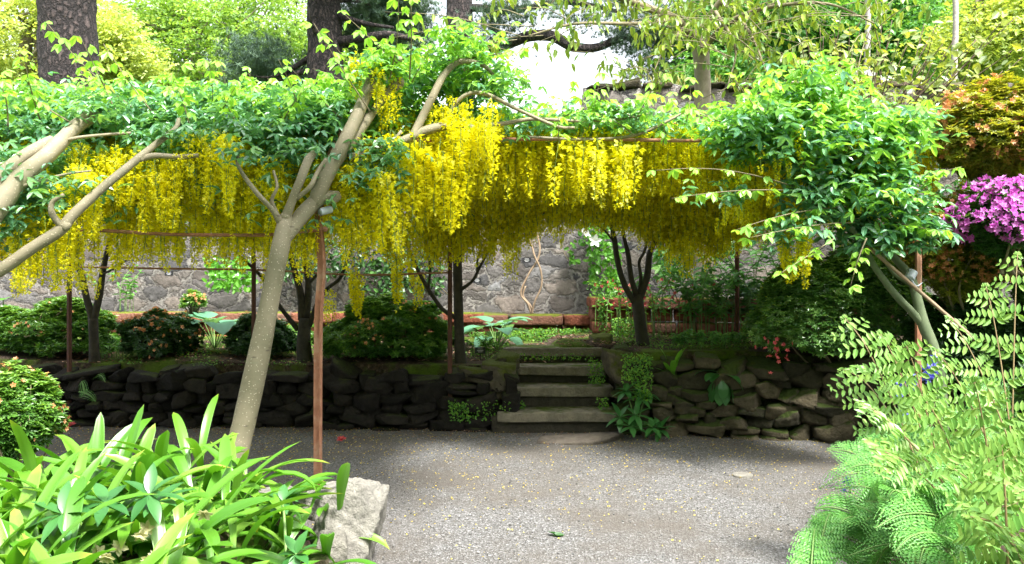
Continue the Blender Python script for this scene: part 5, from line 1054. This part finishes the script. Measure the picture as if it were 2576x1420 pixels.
bgtree('broadleaf_tree', 'yellow green tree at the top right corner', [(2480, 500, 17, .14), (2470, 200, 17, .1), (2460, 0, 17, .06)], [(2500, 110, 17, 150, 120, 1.5, 48, 44), (2560, 0, 17, 140, 70, 1.5, 18, 40)], M['far2'], M['grey'], .11, .3, group=gb, tint=(.35, .2))
bgtree('broadleaf_tree', 'green tree behind the big round leaved shrub', [(2330, 500, 22, .14), (2330, 100, 22, .1)], [(2340, 60, 22, 150, 120, 2, 80, 60)], M['far1'], M['grey'], .12, .36, group=gb)
for a, w_ in ((2180, 'whiter'), (2400, 'thin pinkish')):
    bgtree('birch_tree', w_ + ' slender pale birch trunk above the right hand wall', [(a - 8, 500, 15, .06), (a, 200, 15, .055), (a + 4, 60, 15, .05), (a, -200, 15, .04)], [(a, -330, 15, 160, 80, 1, 14, 30)], M['far2'], M['birch'], .09, .25, group=gb, limbs=0)
b = Buf()   # distant wood closing the gaps low down
for px in np.linspace(-300, 1000, 22): o, _ = crown_pts(px, rng.uniform(230, 400), 38, 70, 70, 2, 9, 22, .8); stamp(b, SPRIG, o, rng.normal(size=(len(o), 3)), np.array([0, -.3, 1.]) + rng.normal(size=(len(o), 3)) * .4, .3, tint=rng.uniform(0, 1, len(o)))
for px in np.linspace(1780, 2900, 22): o, _ = crown_pts(px, rng.uniform(40, 330), 34, 80, 90, 2, 12, 26, .8); stamp(b, SPRIG, o, rng.normal(size=(len(o), 3)), np.array([0, -.3, 1.]) + rng.normal(size=(len(o), 3)) * .4, .3, tint=rng.uniform(0, 1, len(o)))
obj('far_woodland', b, M['far1'], kind='stuff', label='distant woodland seen through the gaps', category='woodland')
# drooping olive-leaved tree rooted before the wall
r = bgtree('olive_leaved_tree', 'grey trunked tree in front of the wall with drooping oval leaves', [(1772, 660, 9.75, .12), (1770, 560, 9.75, .115), (1768, 260, 9.7, .1), (1765, 160, 9.6, .095), (1762, 110, 9.55, .1)], [], M['droop'], M['grey'], .1) if False else None
r = thing('olive_leaved_tree', 'grey trunked tree in front of the wall with drooping oval leaves', 'tree', (X(1772, 9.75), 9.75, .75))
b = Buf(); pxtube(b, [(1774, 880, 9.75, .125), (1770, 560, 9.75, .115), (1768, 260, 9.7, .1), (1765, 160, 9.6, .092), (1762, 105, 9.55, .1), (1775, 60, 9.5, .06)], sides=16, sub=8, wob=.05); obj('trunk', b, M['grey'], r)
b = Buf(); LM = [[(1762, 120, 9.55, .07), (1730, 80, 9.4, .06), (1690, 45, 9.2, .05), (1600, 10, 8.8, .04), (1480, -30, 8.3, .03), (1350, -20, 8.0, .02)], [(1768, 110, 9.55, .06), (1790, 40, 9.4, .05), (1850, -20, 9.2, .04), (1980, -40, 8.8, .03)], [(1765, 130, 9.5, .04), (1830, 60, 9.0, .03), (1930, 20, 8.6, .022), (2080, 10, 8.2, .014), (2200, 60, 8, .008)], [(1700, 50, 9.2, .03), (1600, 60, 8.7, .02), (1450, 60, 8.3, .014), (1330, 90, 8.0, .007)], [(1860, 40, 8.9, .02), (1900, 110, 8.5, .012), (1930, 190, 8.3, .006)], [(1800, 30, 9, .02), (1850, 120, 8.6, .012), (1830, 220, 8.4, .005)], [(1720, 70, 9.3, .02), (1680, 110, 9, .012), (1640, 190, 8.8, .005)]]
for L_ in LM: pxtube(b, L_, sides=7, sub=6, wob=.1)
lf = Buf(); tw = []
for i in range(300):
    L_ = LM[int(rng.integers(0, len(LM)))]; k = rng.integers(1, len(L_))
    if L_[k][0] < 1620 and rng.uniform() < .5: continue
    s = P(*L_[k][:3]) + rng.normal(size=3) * .1; e = s + np.array([rng.normal() * .45, rng.normal() * .3 - .1, rng.normal(-.05, .28)]); m_ = (s + e) / 2 + (0, 0, .07)
    ex, ey = CX + e[0] / e[1] * FPX, HY - (e[2] - EYE) / e[1] * FPX
    if (1715 < ex < 1815 and ey > 70) or (ey > 125 and rng.uniform() < .6): continue
    tube(b, [(*s, .005), (*m_, .004), (*e, .002)], sides=4, sub=4); c = catmull([s, m_, e], 8); n = 9; o = c[rng.integers(4, len(c), n)] + rng.normal(size=(n, 3)) * .035; a = rng.uniform(0, 6.28, n)
    stamp(lf, LEAF, o, np.stack([np.cos(a) * .6, np.sin(a) * .6, rng.normal(-.8, .35, n)], 1), np.stack([np.cos(a), np.sin(a), 0 * a + .5], 1) + rng.normal(size=(n, 3)) * .3, rng.uniform(.08, .13, n), tint=np.clip(rng.normal(.5, .25, n), 0, 1))
obj('branches', b, M['twig'], r); obj('crown', lf, M['droop'], r)
# big round-leaved shrub over the right wall
r = thing('round_leaved_shrub', 'tangled shrub with round grey green leaves over the right wall', 'shrub', (X(2250, 9.3), 9.3, .76)); b = Buf(); lf = Buf()
for i in range(70):
    s = P(rng.uniform(2080, 2300), rng.uniform(430, 520), rng.uniform(8.9, 9.3)); e = P(rng.uniform(1960, 2560), rng.uniform(40, 300), rng.uniform(8.0, 9.1)); e[0] += .3 * rng.uniform(); m_ = (s + e) / 2 + np.array([rng.normal() * .12 - .1, 0, -.12 + rng.normal() * .1])
    c = catmull([s, m_, e], 12); tube(b, [(*q, .012 * (1 - k_ / len(c)) + .003) for k_, q in enumerate(c)], sides=5, sub=1)
    n = 22; o = c[rng.integers(10, len(c), n)] + rng.normal(size=(n, 3)) * .09; a = rng.uniform(0, 6.28, n)
    stamp(lf, LEAFO, o, np.stack([np.cos(a), np.sin(a), rng.normal(-.3, .4, n)], 1), np.array([0, -.5, .8]) + rng.normal(size=(n, 3)) * .5, rng.uniform(.07, .12, n), tint=np.clip(rng.normal(.45, .28, n), 0, 1))
for i in range(5): s = P(2150 + 30 * i, 500, 9.1); tube(b, [(X(2250, 9.3), 9.3, .76, .04), (*(s + (0, .1, -.4)), .03), (*s, .02)], sides=7)
obj('branches', b, barkmat('reddish_twig_bark', (.07, .04, .03), (.2, .13, .1), 20), r); obj('crown', lf, M['bigl'], r)
bush('azalea_bush', 'green shrub beside the ferns just past the right edge', 2900, 1000, 5.2, 330, 260, .9, 5200, (M['azag_lit'], M['ofl']), .06, 0, zmin=0, full=True, lumps=16)
bush('flowering_shrub', 'pale pink flowered shrub behind the top of the wall', 2120, 235, 11.3, 130, 40, .5, 700, (M['far2'], M['white']), .09, 90, .06)
# grasses on top of the wall
b = Buf()
for px in (1560, 1650, 1690, 1700, 1810):
    for j in range(26): blade(b, P(px + rng.normal() * 12, 224, 11.0), dirv(rng.uniform(0, 6.28), 1.2), rng.uniform(.12, .3), .008, droop=.8, nseg=4, nw=1, pleat=0, tint=rng.uniform())
obj('wall_grass', b, leafmat('dry_grass', [(.3, .24, .1), (.3, .35, .12)]), label='tufts of dry grass growing along the tall wall top', category='grass', kind='stuff')

# unseen woodland added behind the camera to cut light under the arch
b = Buf()
for i in range(260):
    c = np.array([rng.uniform(-22, 22), rng.uniform(-17, -12), rng.uniform(.5, 13)]); o = c + rng.normal(size=(26, 3)) * 1.1
    stamp(b, SPRIG, o, rng.normal(size=(26, 3)), rng.normal(size=(26, 3)) + (0, 0, 1), .55, tint=rng.uniform(0, 1, 26))
obj('woodland', b, M['far3'], kind='stuff', label='unseen woodland added behind the viewer to cut front fill light', category='woodland')

# unseen tree added left of the viewer; its bough shades the left path
r = thing('added_shade_tree', 'unseen leafy tree added left of the viewer to shade the gravel', 'tree', (-4.4, 2.2, 0))
b = Buf(); tube(b, [(-4.4, 2.2, 0, .16), (-4.3, 2.3, 1.6, .13), (-4.0, 2.6, 3.2, .11), (-3.4, 3.0, 4.6, .09), (-3.0, 3.2, 6.2, .05)], sides=14, sub=6, wob=.05); obj('trunk', b, M['grey'], r)
b = Buf(); lf = Buf(); BG = [[(-3.9, 2.7, 3.5, .07), (-2.6, 3.3, 4.2, .05), (-1.2, 3.8, 4.1, .035), (.3, 4.1, 3.9, .02)], [(-3.4, 3.0, 4.5, .05), (-2.0, 3.6, 4.8, .035), (-.2, 4.2, 4.7, .02)], [(-2.6, 3.3, 4.2, .03), (-1.8, 4.0, 4.4, .02), (-1.2, 4.4, 4.5, .01)]]
for L_ in BG: tube(b, L_, sides=7, sub=6)
for c0, c1, n in (((-2.2, 3.9, 4.3), (.5, 5.2, 4.6), 2000),):
    q = rng.uniform((-1.5, 3.4, 3.75), (.45, 4.5, 4.9), (n, 3)); q = q[ns(q, 1.3, 6) > -.35]; m_ = len(q); a = rng.uniform(0, 6.28, m_)
    stamp(lf, SPRIG, q, np.stack([np.cos(a), np.sin(a), 0 * a], 1), np.array([0, 0, 1.]) + rng.normal(size=(m_, 3)) * .3, rng.uniform(.08, .12, m_), tint=rng.uniform(0, 1, m_))
obj('branches', b, M['grey'], r); obj('crown', lf, M['far3'], r)

creeper('wall_creeper', 'small creeping plants growing from the joints beside the right of the steps', [(1565, 1640, 890, 960, 7.58, 7.64, 500), (1590, 1640, 960, 1010, 7.56, 7.6, 160)], (.015, .03), M['cover'])
creeper('wall_creeper', 'trailing green growth on the joints left of the bottom step', [(1130, 1180, 1010, 1060, 7.84, 7.88, 220), (1180, 1290, 1010, 1060, 7.82, 7.86, 120)], (.015, .03), M['cover'])

_pb = Buf(); stone(_pb, (0, 0, 0), (1, .8, .5), 0, 2, .2, 3, .05, smooth=False); PEB = _pb.arrays()
scatter('loose_pebbles', 3000, (-3, 4), (4.2, 8), lambda x, y: x * 0 + .006, PEB, (.005, .014), stonemat('loose_gravel_stone', [(.13, .13, .13), (.22, .22, .22), (.38, .38, .38)], 0), label='loose grey stones lying on the gravel path', category='gravel')
